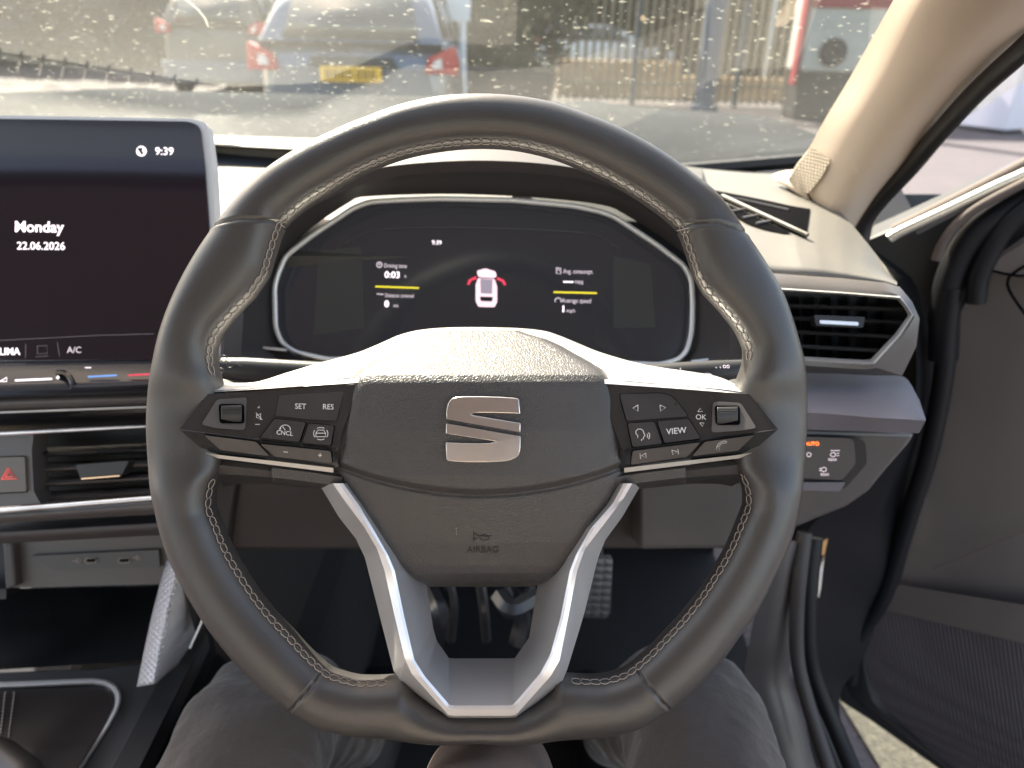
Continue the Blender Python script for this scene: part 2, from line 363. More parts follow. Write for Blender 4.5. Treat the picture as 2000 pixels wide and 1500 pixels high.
    if plate_txt is not None:
        yl = mat('plate_yellow', (.88, .52, .03), .5)
        pl = build('number_plate', [T((-.26, -.075, .785)), T((.26, -.075, .785)), T((.26, -.065, .905)), T((-.26, -.065, .905))], [(0, 1, 2, 3)], yl, t, solid=.01, smooth=False)
        dk = mat('plate_ink', (.05, .04, .02), .6); V = []; F = []; x = -.215
        for ch in range(7):      # the characters are too blurred in the photo to read: plain dark strokes
            for a in (0, .028):
                o_ = len(V); V += [T((x+a, -.084, .805)), T((x+a+.012, -.084, .805)), T((x+a+.012, -.076, .885)), T((x+a, -.076, .885))]; F.append((o_, o_+1, o_+2, o_+3))
            x += .062 if ch != 3 else .075
        build('plate_characters', V, F, dk, pl, smooth=False, solid=.002)
        build('plate_recess', [T((-.36, -.05, .90)), T((.40, -.05, .90)), T((.36, -.03, .985)), T((-.33, -.03, .985))], [(0, 1, 2, 3)], mat('recess', (.02, .024, .03), .6), t, solid=.01, smooth=False)
    if detail:
        tubes('rear_wiper', [[T((.0, -.02, 1.02)), T((-.30, .02, 1.10))]], .009, M['black'], t)
    return t
def gp(px, Y, z=0.0):
    """ground position under pixel column px at distance Y"""
    r = ray(px, 140); k = Y/r.y; return (CAM.x+r.x*k, Y, z)
silver_blue = mat('silver_blue_paint', (.13, .16, .21), .32, metal=.35, coat=.8)
dark_paint = mat('dark_paint', (.03, .035, .045), .25, coat=1)
white_paint = mat('white_paint', (.78, .78, .76), .3, coat=.8)
grey_paint = mat('grey_paint', (.14, .17, .19), .3, metal=.3, coat=.8)
make_car('parked_car', gp(688, 6.9), math.radians(1), 'silver blue hatchback with a yellow number plate, parked ahead of the bonnet', silver_blue, plate_txt='x', Wd=1.74, H=1.62)
make_car('parked_car', (gp(470, 14.0)[0]-.45, 14.0, 0), math.radians(3), 'dark car parked beyond and to the left of the silver blue hatchback', mat('dusty_paint', (.12, .115, .10), .5), Wd=1.78, H=1.78, lz=.20)
make_car('parked_car', (gp(1195, 24)[0]-2.3, 24, 0.05), math.radians(-88), 'white car behind the fence, left of the wide blue grey post', white_paint, group='white cars behind the fence', L=4.2, detail=False)
make_car('parked_car', (gp(1480, 25)[0]-2.1, 25, 0.05), math.radians(-92), 'white car behind the fence, to the right of the wide blue post', white_paint, group='white cars behind the fence', L=4.2, detail=False)
# fence of upright pales
FY = 15.5
fx0, fx1 = gp(1075, FY)[0], gp(1720, FY)[0]
pale = mat('fence_pale', (.20, .17, .12), .7, var=(3, .2)); post_m = mat('fence_post', (.07, .08, .09), .6)
t = thing('palisade_fence', ((fx0+fx1)/2, FY, 0), 'weathered palisade fence of narrow upright pales across the far edge of the tarmac', 'fence')
x = fx0; bs = []
while x < fx1: bs.append((x, x+.07, FY-.01, FY+.01, .05, 2.3)); x += .155
o = boxes('pales', bs, pale, t); o['kind'] = 'stuff'
boxes('rail', [(fx0, fx1, FY+.012, FY+.06, .35, .40)], pale, t); boxes('rail', [(fx0, fx1, FY+.012, FY+.06, 1.95, 2.0)], pale, t)
for px in (1238, 1440):
    a = gp(px, FY)[0]; boxes('post', [(a-.05, a+.05, FY-.12, FY-.03, 0, 2.4)], post_m, t)
# wide blue-grey post, lamp posts, sign
blue = mat('blue_post', (.085, .105, .145), .5, var=(2, .1)); pale_post = mat('pale_post', (.62, .68, .74), .5)
def post(name, px, Y, w, h, m, label, cat):
    a = gp(px, Y); ring = []
    for z, k in ((0, 1.3), (.12, 1.3), (.13, 1), (h, .8)):
        ring.append([(a[0]+w*k*math.cos(2*math.pi*i/20), Y+w*k*math.sin(2*math.pi*i/20), z) for i in range(20)])
    t_ = thing(name, (a[0], Y, 0), label, cat); loft('shaft', ring, m, t_, closed=True); return t_, a
post('steel_post', 1383, 14.2, .19, 5.0, blue, 'wide blue grey steel post standing in front of the fence', 'post')
t_, a = post('lamp_post', 1492, 17.5, .05, 6.0, pale_post, 'thin pale lamp post beyond the fence near the pale kiosk', 'lamp post')
boxes('lamp_head', [(a[0]-.6, a[0]+.1, 17.4, 17.6, 5.95, 6.05)], post_m, t_)
t_, a = post('sign_post', 903, 8.9, .045, 2.6, pale_post, 'pale post with a flared panel just right of the silver blue hatchback', 'sign')
build('sign_panel', [(a[0]-.13, 8.84, 1.30), (a[0]+.09, 8.84, 1.30), (a[0]+.12, 8.84, 2.4), (a[0]-.30, 8.84, 2.4)], [(0, 1, 2, 3)], pale_post, t_, solid=.02, smooth=False)
# low dark wall and hedge beyond
lowwall = mat('low_wall_brick', (.014, .016, .022), .8, var=(2, .3))
a0, a1 = gp(872, 14)[0], gp(1078, 14)[0]
o = boxes('low_wall', [(a0, a1, 14, 14.4, 0, .62)], lowwall, None, bevel=.02); tag(o, 'low dark wall below the hedge, between the sign post and the fence', 'wall')
tan = mat('sandstone', (.46, .33, .20), .8, var=(1.2, .25))
a0, a1 = gp(1090, 17)[0], gp(1330, 17)[0]
o = boxes('brick_wall', [(a0, a1, 17.2, 17.5, 0, .72)], tan, None, bevel=.02); tag(o, 'tan low wall seen through the pales near the thin dark post', 'wall')
a0, a1 = gp(1335, 17)[0], gp(1580, 17)[0]
o = boxes('brick_wall', [(a0, a1, 17.2, 17.5, 0, .45)], tan, None, bevel=.02); tag(o, 'lower tan wall seen through the pales behind the wide blue post', 'wall')
def bush(name, cx, cy, w, d, h, label, base=(.05, .06, .03), n=5200, leaf=.11, z0=0.0, cat='hedge', trunk=False):
    t_ = thing(name, (cx, cy, z0), label, cat); V = []; F = []
    lobes = [(random.uniform(-.45, .45)*w, random.uniform(-.4, .4)*d, random.uniform(.10, .85)*h, random.uniform(.16, .3)*min(w, h*1.6)) for _ in range(16)]
    for i in range(n):
        lx, ly, lz, lr = random.choice(lobes)
        v = Vector((random.gauss(0, 1), random.gauss(0, 1), random.gauss(0, 1))).normalized()*lr*random.uniform(.6, 1.05)
        p = Vector((cx+lx+v.x, cy+ly+v.y*.8, max(z0+.03, z0+lz+v.z)))
        a_ = Vector((random.gauss(0, 1), random.gauss(0, 1), random.gauss(0, 1))).normalized(); b_ = a_.orthogonal().normalized(); s_ = leaf*random.uniform(.6, 1.3)
        k_ = len(V); V += [p-a_*s_, p+b_*s_*.5, p+a_*s_, p-b_*s_*.5]; F.append((k_, k_+1, k_+2, k_+3))
    lm = mat('leaf_'+name+str(round(base[0], 3)), base, .95, spec=.08, var=(1.3, .45))
    build('crown', V, F, lm, t_, smooth=False)
    st = [[(cx+random.uniform(-.3, .3)*w, cy, z0), (cx+random.uniform(-.35, .35)*w, cy, z0+h*.6)] for _ in range(5)]
    tubes('trunk', st, .04, mat('bark', (.05, .04, .03), .9), t_)
    return t_
bush('hedge', gp(975, 15.5)[0], 15.6, 3.0, 1.0, 2.6, 'grey green hedge above the low dark wall', (.10, .105, .075))
bush('tree', gp(1330, 30)[0], 31, 26, 3, 6.5, 'wide brown green trees far beyond the white cars', (.085, .075, .05), n=20000, leaf=.38, cat='tree')
bush('tree', gp(620, 26)[0], 27, 20, 3, 7, 'wide dark trees beyond the silver blue hatchback', (.05, .055, .04), n=13000, leaf=.38, cat='tree')
bush('hedge', gp(1560, 20)[0], 20.5, 5.5, 1.2, 3.2, 'dark hedge behind the pale kiosk beside the windscreen pillar', (.06, .055, .04), n=7000, leaf=.16)
bush('tree', gp(60, 24)[0]-2, 24, 14, 3, 6, 'dark blue green trees at the far left behind the parked cars', (.03, .04, .045), n=11000, leaf=.38, cat='tree')
# red and white kiosk by the pillar
a = gp(1602, 13)[0]
t = thing('kiosk', (a+.6, 13, 0), 'pale kiosk with red edges and a dark round opening, just left of the windscreen pillar', 'kiosk')
boxes('casing', [(a-.34, a+1.4, 13, 13.7, .75, 2.3)], mat('kiosk_pale', (.36, .37, .35), .5, var=(2, .12)), t, bevel=.05)
boxes('red_edge', [(a-.41, a-.345, 12.98, 13.2, .55, 2.2)], mat('red_trim', (.22, .02, .03), .5), t, bevel=.01)
boxes('red_band', [(a-.33, a+1.4, 12.96, 12.995, 1.68, 1.95)], mat('red_trim', (.3, .02, .03), .5), t, bevel=.01)
ring = [[(a+.14+rr*math.cos(2*math.pi*i/28), 12.9+yo, 1.05+rr*math.sin(2*math.pi*i/28)) for i in range(28)] for rr, yo in ((.03, .0), (.19, 0), (.21, .04), (.21, .1))]
loft('round_opening', ring, M['black'], t, closed=True)
boxes('plinth', [(a-.3, a+1.35, 13.05, 13.65, 0, .75)], M['black'], t, bevel=.01)
# white box and yellow machine outside the side window
q0 = PZ(1862, 250, 0); q1 = PZ(1960, 262, 0)
t = thing('utility_cabinet', tuple(q0), 'tall white cabinet standing on the tarmac outside the side window', 'cabinet')
dx = (q1-q0); n_ = Vector((-dx.y, dx.x, 0)).normalized()*.6
V = [q0+Vector((0, 0, .05)), q1+Vector((0, 0, .05)), q1+n_+Vector((0, 0, .05)), q0+n_+Vector((0, 0, .05))]; V += [v+Vector((0, 0, 2.1)) for v in V]
build('casing', V, [(0, 1, 2, 3), (4, 5, 6, 7), (0, 1, 5, 4), (1, 2, 6, 5), (2, 3, 7, 6), (3, 0, 4, 7)], mat('cabinet_white', (.62, .60, .66), .45), t, smooth=False, bevel=.02)
V = [q0*1+dx*.04, q1-dx*.04, q1-dx*.04+n_*.9, q0+dx*.04+n_*.9]; V += [v+Vector((0, 0, .05)) for v in V]
build('plinth', V, [(0, 1, 2, 3), (4, 5, 6, 7), (0, 1, 5, 4), (1, 2, 6, 5), (2, 3, 7, 6), (3, 0, 4, 7)], M['black'], t, smooth=False)
q2 = PZ(1976, 247, 0)
t = thing('grit_bin', tuple(q2), 'bright yellow bin beside the white cabinet outside the side window', 'bin')
boxes('bin_body', [(q2.x, q2.x+.8, q2.y+.1, q2.y+.8, .07, .95)], mat('yellow_plastic', (.80, .62, .02), .5), t, bevel=.03)
boxes('bin_base', [(q2.x+.03, q2.x+.77, q2.y+.13, q2.y+.77, 0, .07)], M['black'], t)
boxes('bin_lid', [(q2.x-.02, q2.x+.82, q2.y+.07, q2.y+.83, .953, 1.05)], mat('yellow_plastic', (.8, .6, .02), .5), t, bevel=.03)

# pale yellow bay line beside the sill
q = [PZ(x, y, .0) for x, y in ((1632,1364),(1716,1398),(1930,1560),(1775,1600))]
o = build('road_marking', [v+Vector((0, 0, .009)) for v in q], [(0, 1, 2, 3)], mat('line_yellow', (.62, .53, .33), .9, bump=('noise', 160, .8, .012), var=(60, .35)), smooth=False); tag(o, kind='structure')
# ================================================================ STEERING WHEEL (outline measured in photo pixels at the wheel's own distance)
SWL = Wp(935, 900, -.02)
SW = thing('steering_wheel', tuple(SWL), 'black leather flat bottomed steering wheel with silver spokes and pale contrast stitching', 'steering wheel')
CX, CY = 932.0, 815.0
OUT = [(932,187),(1070,201),(1140,224),(1245,270),(1350,340),(1391,371),(1433,420),(1457,458),(1496,515),(1524,564),(1555,655),(1569,704),(1576,760),(1577,815),(1574,880),(1561,975),(1541,1055),(1510,1122),(1471,1199),(1440,1241),(1370,1332),(1315,1376),(1245,1420),(1180,1435),(1090,1439),(932,1440),(760,1438),(700,1434),(630,1419),(560,1377),(497,1325),(434,1255),(371,1160),(331,1080),(308,996),(296,949),(288,880),(286,812),(291,760),(303,704),(329,610),(367,525),(420,443),(480,373),(532,325),(590,289),(650,260),(720,231),(790,206),(862,191)]
INN = [(930,289),(1000,292),(1070,307),(1140,334),(1210,369),(1280,414),(1322,449),(1340,500),(1352,540),(1370,574),(1405,610),(1436,648),(1452,683),(1450,711),(1436,745),(1428,800),(1428,870),(1434,915),(1450,952),(1452,985),(1440,1013),(1415,1073),(1384,1125),(1340,1187),(1297,1234),(1245,1286),(1217,1307),(1175,1319),(1112,1316),(1088,1319),(1076,1342),(1045,1366),(1000,1384),(935,1386),(880,1384),(838,1366),(806,1342),(794,1319),(768,1319),(700,1321),(647,1307),(612,1276),(574,1234),(525,1181),(479,1115),(451,1066),(430,1013),(418,987),(423,949),(437,915),(443,870),(443,800),(436,748),(423,711),(423,680),(434,651),(465,616),(500,581),(528,540),(540,494),(556,443),(600,405),(650,374),(720,335),(790,309),(860,295)]
def polar(tab):
    a = np.array([math.atan2(CY-y, x-CX) % (2*math.pi) for x, y in tab]); r = np.array([math.hypot(x-CX, y-CY) for x, y in tab]); i = np.argsort(a); a, r = a[i], r[i]
    N = 1440; t = np.arange(N)*2*math.pi/N
    v = np.interp(t, np.concatenate([a-2*math.pi, a, a+2*math.pi]), np.concatenate([r, r, r]))
    k = np.exp(-np.linspace(-2, 2, 17)**2); k /= k.sum()
    return np.convolve(np.concatenate([v[-8:], v, v[:8]]), k, 'valid')
RO, RI = polar(OUT), polar(INN); NT = 1440; NP_ = 92
SEAMS = [[(410,449),(490,440),(560,442)],[(1318,450),(1390,447),(1462,461)],[(566,1386),(632,1306)],[(1314,1386),(1240,1298)]]
def segd(px, py, pl):
    best = 1e9
    for (ax, ay), (bx, by) in zip(pl[:-1], pl[1:]):
        dx, dy = bx-ax, by-ay; t = max(0, min(1, ((px-ax)*dx+(py-ay)*dy)/(dx*dx+dy*dy))); best = min(best, math.hypot(px-ax-t*dx, py-ay-t*dy))
    return best
SEAMI = set()
for s_ in SEAMS:
    for q_ in s_:
        k_ = (math.atan2(CY-q_[1], q_[0]-CX) % (2*math.pi))/(2*math.pi)*1440
        SEAMI |= {int(k_+j_) % 1440 for j_ in range(-60, 61)}
def rim_pt(i, phi, dr=0.0):
    th = 2*math.pi*i/NT; ii = int(i) % NT; ro, ri = RO[ii], RI[ii]; h = (ro-ri)/2; r0 = (ro+ri)/2
    a = h/1.045; b = (.0165-.0045*math.exp(-((CY-r0*math.sin(th)-840)/85)**4))*FPX/D0                      # half width / half depth in pixels
    e = 2/2.3; c, s = math.cos(phi), math.sin(phi)
    rr = r0+a*math.copysign(abs(c)**e, c)+dr*c
    z = b*math.copysign(abs(s)**e, s)+dr*s
    x, y = CX+rr*math.cos(th), CY-rr*math.sin(th)
    return x, y, z*D0/FPX
V = []
for i in range(NT):
    for k in range(NP_):
        phi = 2*math.pi*k/NP_; x, y, z = rim_pt(i, phi); d = min(segd(x, y, s) for s in SEAMS) if (i in SEAMI) else 99
        if d < 14:
            x, y, z = rim_pt(i, phi, -3.6*math.exp(-(d/2.9)**2)+.9*math.exp(-((d-6)/3)**2))
        # small waves of stretched leather next to the seams' inner ends
        V.append(P(x, y, D0) - FW*z)
F = [(i*NP_+k, i*NP_+(k+1) % NP_, ((i+1) % NT)*NP_+(k+1) % NP_, ((i+1) % NT)*NP_+k) for i in range(NT) for k in range(NP_)]
rim = build('rim', V, F, M['leather'], SW)
# laced stitching along the inner edge of the rim
def ang_i(x, y): return (math.atan2(CY-y, x-CX) % (2*math.pi))/(2*math.pi)*NT
def stitch(i0, i1, name='stitching'):
    """two threads that part and meet again: a chain of small hexagons"""
    if i1 < i0: i1 += NT
    pts = []; i = i0
    A, B = [], []; s = 0.0; prev = None; per = 18.5
    while i <= i1:
        x, y, _ = rim_pt(i % NT, math.radians(160))
        if prev: s += math.hypot(x-prev[0], y-prev[1])
        prev = (x, y)
        ph = (s/per) % 1.0; w = min(1, min(ph, 1-ph)/.22)
        j = random.uniform(-.9, .9)
        for Lst, sg in ((A, 1), (B, -1)):
            phi = math.radians(160 + (1.6+5.6*w+j)*(-sg))
            x2, y2, z2 = rim_pt(i % NT, phi, .8 + (0.9 if w > .5 else 0))
            Lst.append(P(x2, y2, D0)-FW*z2)
        i += 1.0
    tubes(name, [A, B], .00027, M['thread'], rim, seg=6)
stitch(ang_i(1450, 700)-2, ang_i(427, 735))            # over the top
stitch(ang_i(432, 932), ang_i(765, 1318))
stitch(ang_i(1112, 1314), ang_i(1444, 925))
tubes('seam_thread', [[P(a, b, D0-.0175)for a, b in ((556,444),(548,438))], [P(a, b, D0-.0175) for a, b in ((1322,451),(1345,445))]], .00025, M['thread'], rim)

# ---- airbag cover
PADL = [(650,884),(659,857),(680,812),(693,776),(711,742),(730,714),(757,688),(790,671),(850,650),(912,644),(952,646),(1020,663),(1108,729)]
padL_x = [(646,890),(652,872),(662,820),(675,800)]
LX = [(646,845),(654,806),(668,768),(690,731),(712,706),(735,685),(757,681),(800,667),(850,655),(878,648),(914,650),(952,655),(975,675),(1020,699),(1066,734),(1101,769),(1125,796),(1140,822),(1146,840)]
LX = [(645,862),(652,838),(662,812),(676,785),(690,760),(706,725),(720,703),(739,683),(777,668),(830,654),(878,648),(914,650),(945,655),(975,673),(1020,701),(1066,734),(1101,769),(1122,796),(1136,818),(1146,842)]
RX = [(645,1012),(652,1032),(662,1068),(676,1098),(690,1122),(706,1152),(720,1176),(739,1196),(777,1213),(830,1224),(878,1232),(914,1230),(945,1225),(975,1210),(1020,1181),(1066,1148),(1101,1115),(1122,1090),(1136,1066),(1146,1043)]
def tabf(t): a = np.array(t, float); return lambda y: float(np.interp(y, a[:, 0], a[:, 1]))
fl, fr = tabf(LX), tabf(RX)
prof_y = [645, 660, 690, 722, 732, 745, 840, 930, 1000, 1060, 1105, 1120, 1135, 1146]
prof_z = [-.040, -.030, -.014, .0030, .0068, .0080, .0105, .0100, .0060, .0020, -.003, -.006, -.013, -.021]
def padz(x, y, u=None):
    z = .002+float(np.interp(y, prof_y, prof_z))
    yb = 962-46*((x-938)/255)**2
    z += .0035*float(1-sst(yb-9, yb+5, y))*float(sst(700, 760, y))
    z -= .0012*math.exp(-((y-yb-5)/5)**2)*float(sst(700, 760, y))
    z -= .006*abs((x-938)/290)**2.2
    if u is not None: z -= .012*abs(u)**26
    return z
V = []; NR, NC = 260, 200
for r in range(NR+1):
    y = 645+(1146-645)*r/NR; a, b = fl(y), fr(y)
    for c in range(NC+1):
        u = math.sin(math.pi/2*(2*c/NC-1)) if True else 0
        x = (a+b)/2+u*(b-a)/2; V.append(Wp(x, y, padz(x, y, u)))
# skirt backwards
base = len(V); ring = [c for c in range(NC+1)]+[r*(NC+1)+NC for r in range(1, NR+1)]+[NR*(NC+1)+c for c in range(NC-1, -1, -1)]+[r*(NC+1) for r in range(NR-1, 0, -1)]
F = [(r*(NC+1)+c, r*(NC+1)+c+1, (r+1)*(NC+1)+c+1, (r+1)*(NC+1)+c) for r in range(NR) for c in range(NC)]
V += [V[i]+FW*.03 for i in ring]
F += [(ring[i], ring[(i+1) % len(ring)], base+(i+1) % len(ring), base+i) for i in range(len(ring))]
pad = build('airbag_cover', V, F, M['pad'], SW)
# ---- badge
def bz(pts): return [(820+a/8.333, 740+b/8.333) for a, b in pts]
top = bz([(430,655),(428,560),(436,480),(452,410),(490,350),(545,308),(620,290),(760,284),(1000,284),(1300,292),(1520,306),(1600,318),(1618,345),(1626,460),(1636,572),(1500,563),(1200,555),(960,553),(870,560),(835,572),(870,592),(1640,720),(1640,870)])
bot = bz([(425,728),(1640,936),(1640,1100),(1632,1180),(1610,1240),(1560,1290),(1480,1325),(1380,1345),(1100,1360),(800,1360),(560,1348),(460,1336),(432,1312),(424,1180),(420,1036),(700,1048),(980,1050),(1150,1044),(1225,1026),(1180,1008),(420,890)])
for pts in (top, bot):
    b_ = plate('badge', pts, lambda x, y: D0-padz(x, y)-.0026, .0034, M['badge'], pad, bevel=.0009); tag(b_, 'satin silver emblem shaped like a split letter S')
# ---- embossed horn and lettering
dz_ = lambda x, y: D0-padz(x, y)-.0003
text('airbag_lettering', 'AIRBAG', 943, 1074, 12, 0, M['emboss'], pad, bold=.012, sx=1.05, dfun=dz_, ext=.0001)
strokes('horn_symbol', [[(925,1038),(925,1057)], [(925,1041),(934,1046),(950,1048),(961,1046)], [(925,1054),(933,1052)], circ(946, 1050, 9, 5.5, 16)], .8, 0, M['emboss'], pad, dfun=dz_)
strokes('scratch_mark', [[(891,1031),(891,1034)], [(891,1037),(892,1039)], [(891,1042),(892,1044)]], .6, 0, M['thread'], pad, dfun=dz_)

# ---- upper silver spoke trim (left and right drawn separately, they are nearly mirror images)
upL = [(444,748),(500,746),(560,728),(620,710),(650,702),(700,688),(740,672),(779,655),(818,645),(870,640),(938,639)]
upR = [(1440,751),(1400,735),(1350,726),(1300,719),(1245,709),(1175,689),(1130,671),(1091,655),(1060,646),(1010,641),(938,639)]
loL = [(409,766),(480,762),(560,756),(676,749),(760,742),(938,742)]; loR = [(1464,771),(1400,765),(1310,758),(1207,751),(1110,744),(938,744)]
for up_, lo_, nm in ((upL, loL, 'upper_spoke'), (upR, loR, 'upper_spoke')):
    n = 80; sgn = -1 if up_ is upL else 1
    a = spl(up_, n); b = lin(lo_, n)
    xs = np.linspace(0, 1, n)
    rows = []
    for t, z in ((0, -.050), (.0, -.031), (.10, -.020), (.25, -.0125), (.5, -.004), (.80, .0045), (.84, .0050)):
        rows.append([Wp(*(a[i]*(1-t)+b[i]*t), z+.012*(1-xs[i])**3*(1-t)-.024*float(1-sst(205, 285, abs(float(a[i][0]*(1-t)+b[i][0]*t)-938)))) for i in range(n)])
    tr_ = loft(nm, rows, M['satin'], SW)
    rows = []
    for t, z in ((.855, .0040), (.87, .0062), (1.0, .0078), (1.02, .0060)):
        rows.append([Wp(*(a[i]*(1-t)+b[i]*t), z) for i in range(n)])
    loft('spoke_edge', rows, M['satin_soft'], tr_)
# ---- switch pods
def pod(left):
    mx = (lambda x: x) if left else (lambda x: 1870-x)
    TOP = [(409,769),(480,764),(560,758),(700,750)]; RID = [(351,839),(392,845),(503,859),(700,881)]; BOT = [(399,881),(430,886),(531,896),(700,918)]
    ft, frd, fb = (tabf([(a, b) for a, b in T]) for T in (TOP, RID, BOT))
    def pz(x, y):
        xx = x if left else 1870-x
        a, r, b = ft(xx), frd(xx), fb(xx)
        z = (.0050+.0075*(y-a)/(r-a)) if y < r else .0125-.0085*(y-r)/(max(b-r, 8))
        return z+.0015*(xx-351)/300+.006*float(1-sst(351, 520, xx))
    t = np.linspace(0, 1, 50); rows = []
    def rowpts(f0, x0):
        x1 = 702 if f0 is ft else 657 if f0 is frd else 662
        return [(x0+(x1-x0)*s, f0(x0+(x1-x0)*s)) for s in t]
    defs = [(ft, 409, -.022, 0), (ft, 409, .0045, 0), (ft, 407, .0055, 1), (frd, 351, .0115, -1.5), (frd, 351, .0125, 0), (frd, 353, .0115, 1.5), (fb, 399, .0040, 0), (fb, 399, -.022, 2)]
    for f0, x0, z, dy in defs: rows.append([Wp(mx(a), b+dy, z+.0015*(a-351)/300+.006*float(1-sst(351, 520, a))) for a, b in rowpts(f0, x0)])
    p = loft('switch_pod', rows, M['gloss_black'], SW)
    tag(p, 'gloss black %s switch pod with %s' % (('left', 'cruise control buttons') if left else ('right', 'menu, voice and phone buttons')))
    dfb = lambda k: (lambda x, y: D0-pz(x, y)-k)
    def btn(name, pts, lift=.0009, m='button', r=4, gapw=1.6):
        if left is False: pass
        c = np.mean(np.array(pts, float), 0)
        gp_ = [tuple(np.array(q)+(np.array(q)-c)/np.linalg.norm(np.array(q)-c)*gapw) for q in pts]
        g = plate(name+'_gap', gp_, dfb(.0004), .004, M['gap'], p, r=r, bevel=0)
        return plate(name, pts, dfb(lift), .004, M[m], p, r=r, bevel=.0004)
    ink = M['white_ink']; df = dfb(.00105)
    dfp = dfb(.0003)
    if left:
        btn('cancel_button', [(536,818),(597,825),(584,863),(508,855)]); btn('assist_button', [(603,827),(652,832),(646,870),(590,865)])
        btn('star_button', [(398,850),(500,863),(526,891),(430,879)], m='button_lit_face'); btn('distance_button', [(508,867),(645,881),(649,905),(536,892)], m='button_lit_face')
        btn('set_button', [(545,772),(672,764),(657,822),(600,819),(538,812)], lift=.0006, gapw=.8)
        text('lettering', 'SET', 587, 794, 10.5, 0, ink, p, dfun=df, sx=.95, rot=-.03); text('lettering', 'RES', 641, 795, 10.5, 0, ink, p, dfun=df, sx=.95, rot=-.03)
        text('lettering', 'CNCL', 556, 846, 8.5, 0, ink, p, dfun=df, rot=-.1)
        strokes('cruise_icon', [circ(557, 838, 10, 8, 16, -20, 200), [(557,840),(552,833)], [(545,838),(549,836)]], .7, 0, ink, p, dfun=df)
        strokes('assist_icon', [[(617,853),(617,846),(621,840),(632,840),(636,846),(636,853),(617,853)], [(618,846),(635,846)], circ(626.5, 847, 14, 12, 10, 60, 120), circ(626.5, 847, 14, 12, 10, -120, -60), circ(626.5, 847, 14, 12, 10, -35, 35), circ(626.5, 847, 14, 12, 10, 145, 215)], .7, 0, ink, p, dfun=df)
        text('lettering', '+', 506, 797, 10, 0, ink, p, dfun=dfp); text('lettering', '–', 503, 828, 12, 0, ink, p, dfun=dfp)
        strokes('mute_icon', [[(501,810),(501,816),(504,816),(509,820),(509,807),(504,811),(501,810)], [(500,806),(512,820)]], .6, 0, ink, p, dfun=dfp)
        text('lettering', '–', 558, 882, 12, 0, ink, p, dfun=df, rot=-.1); text('lettering', '+', 625, 890, 11, 0, ink, p, dfun=df, rot=-.1)
        bez = [(393,829),(424,780),(482,776),(478,840),(420,836)]; rc = (452, 808)
    else:
        btn('arrow_button', [(1210,770),(1290,768),(1309,772),(1322,784),(1344,813),(1224,822)], r=6)
        btn('voice_button', [(1226,827),(1278,824),(1293,866),(1236,873)]); btn('view_button', [(1284,823),(1345,818),(1368,856),(1298,865)])
        btn('track_button', [(1236,881),(1368,864),(1343,892),(1232,908)], m='button_lit_face'); btn('phone_button', [(1377,863),(1474,850),(1442,880),(1352,891)], m='button_lit_face')
        strokes('arrow_icons', [[(1246,791),(1236,797),(1246,803),(1246,791)], [(1289,791),(1300,796),(1290,803),(1289,791)]], .75, 0, ink, p, dfun=df)
        text('lettering', 'VIEW', 1321, 842, 11.5, 0, ink, p, dfun=df, rot=.09, sx=1.0, bold=.006)
        text('lettering', 'OK', 1369, 815, 10, 0, ink, p, dfun=dfp, rot=-.03)
        strokes('ok_arrows', [[(1363,804),(1372,804),(1368,797),(1363,804)], [(1367,826),(1375,826),(1372,833),(1367,826)]], .65, 0, ink, p, dfun=dfp)
        strokes('voice_icon', [[(1245,855),(1246,851),(1242,847),(1242,842),(1246,838),(1252,838),(1256,841),(1258,847),(1260,851),(1257,853),(1257,857),(1253,858),(1253,861)], circ(1260, 851, 5, 5, 8, -45, 45), circ(1260, 851, 9, 9, 8, -45, 45)], .75, 0, ink, p, dfun=df)
        strokes('track_icons', [[(1250,886),(1251,896)], [(1261,885),(1262,894),(1253,890),(1261,885)], [(1312,879),(1314,888),(1322,882),(1312,879)], [(1324,877),(1325,887)]], .7, 0, ink, p, dfun=df)
        strokes('phone_icon', [[(1399,876),(1400,872),(1404,872),(1407,868),(1412,864),(1414,866),(1419,864),(1419,862),(1414,861),(1408,863),(1402,868),(1399,876),(1401,880),(1405,880),(1404,874)]], .65, 0, ink, p, dfun=df)
        bez = [(1390,845),(1393,784),(1447,787),(1478,836),(1447,841)]; rc = (1421, 811)
    b_ = plate('scroll_bezel', bez, dfb(.0010), .003, M['grey_plastic'], p, r=7, bevel=.0008)
    cx_, cy_ = rc; plate('scroll_slot', [(cx_-25,cy_-19),(cx_+24,cy_-19),(cx_+25,cy_+19),(cx_-23,cy_+19)], dfb(.0016), .002, M['gap'], p, r=7, bevel=0)
    rows = []
    for k in range(15):
        an = math.radians(-62+124*k/14); yy = cy_-18*math.sin(an)/math.sin(math.radians(62))*.88
        rows.append([P(xx, yy+(xx-cx_)*(-.02), D0-pz(cx_, cy_)-.0012-.0026*math.cos(an)) for xx in np.linspace(cx_-20, cx_+20, 24)])
    w_ = loft('scroll_wheel', rows, M['dark_plastic'], p, solid=.0004)
    nb = [[P(xx, cy_-5-q*4.2, D0-pz(cx_, cy_)-.0039), P(xx+1.1, cy_-5-q*4.2, D0-pz(cx_, cy_)-.0039)] for q in range(3) for xx in np.linspace(cx_-17, cx_+16, 15)]
    o_ = tubes('scroll_knurl', nb, .00016, M['grey_plastic'], p); 
    # bright strip under the pod
    A = [(402,884),(431,889),(531,900),(651,914)]; B = [(402,885),(425,895),(531,908),(651,923)]
    rows = [[Wp(mx(a), b, z+.006*float(1-sst(351, 520, a))) for a, b in lin(q, 40)] for q, z in ((A, .001), (A, .0065), (B, .0050), (B, -.006))]
    loft('bright_strip', rows, mat('strip_silver', (.78, .75, .68), .30, metal=.55), SW)
    # leather-wrapped underside of the spoke
    T_ = [(400,886),(425,897),(531,910),(612,921)]
    rows = []
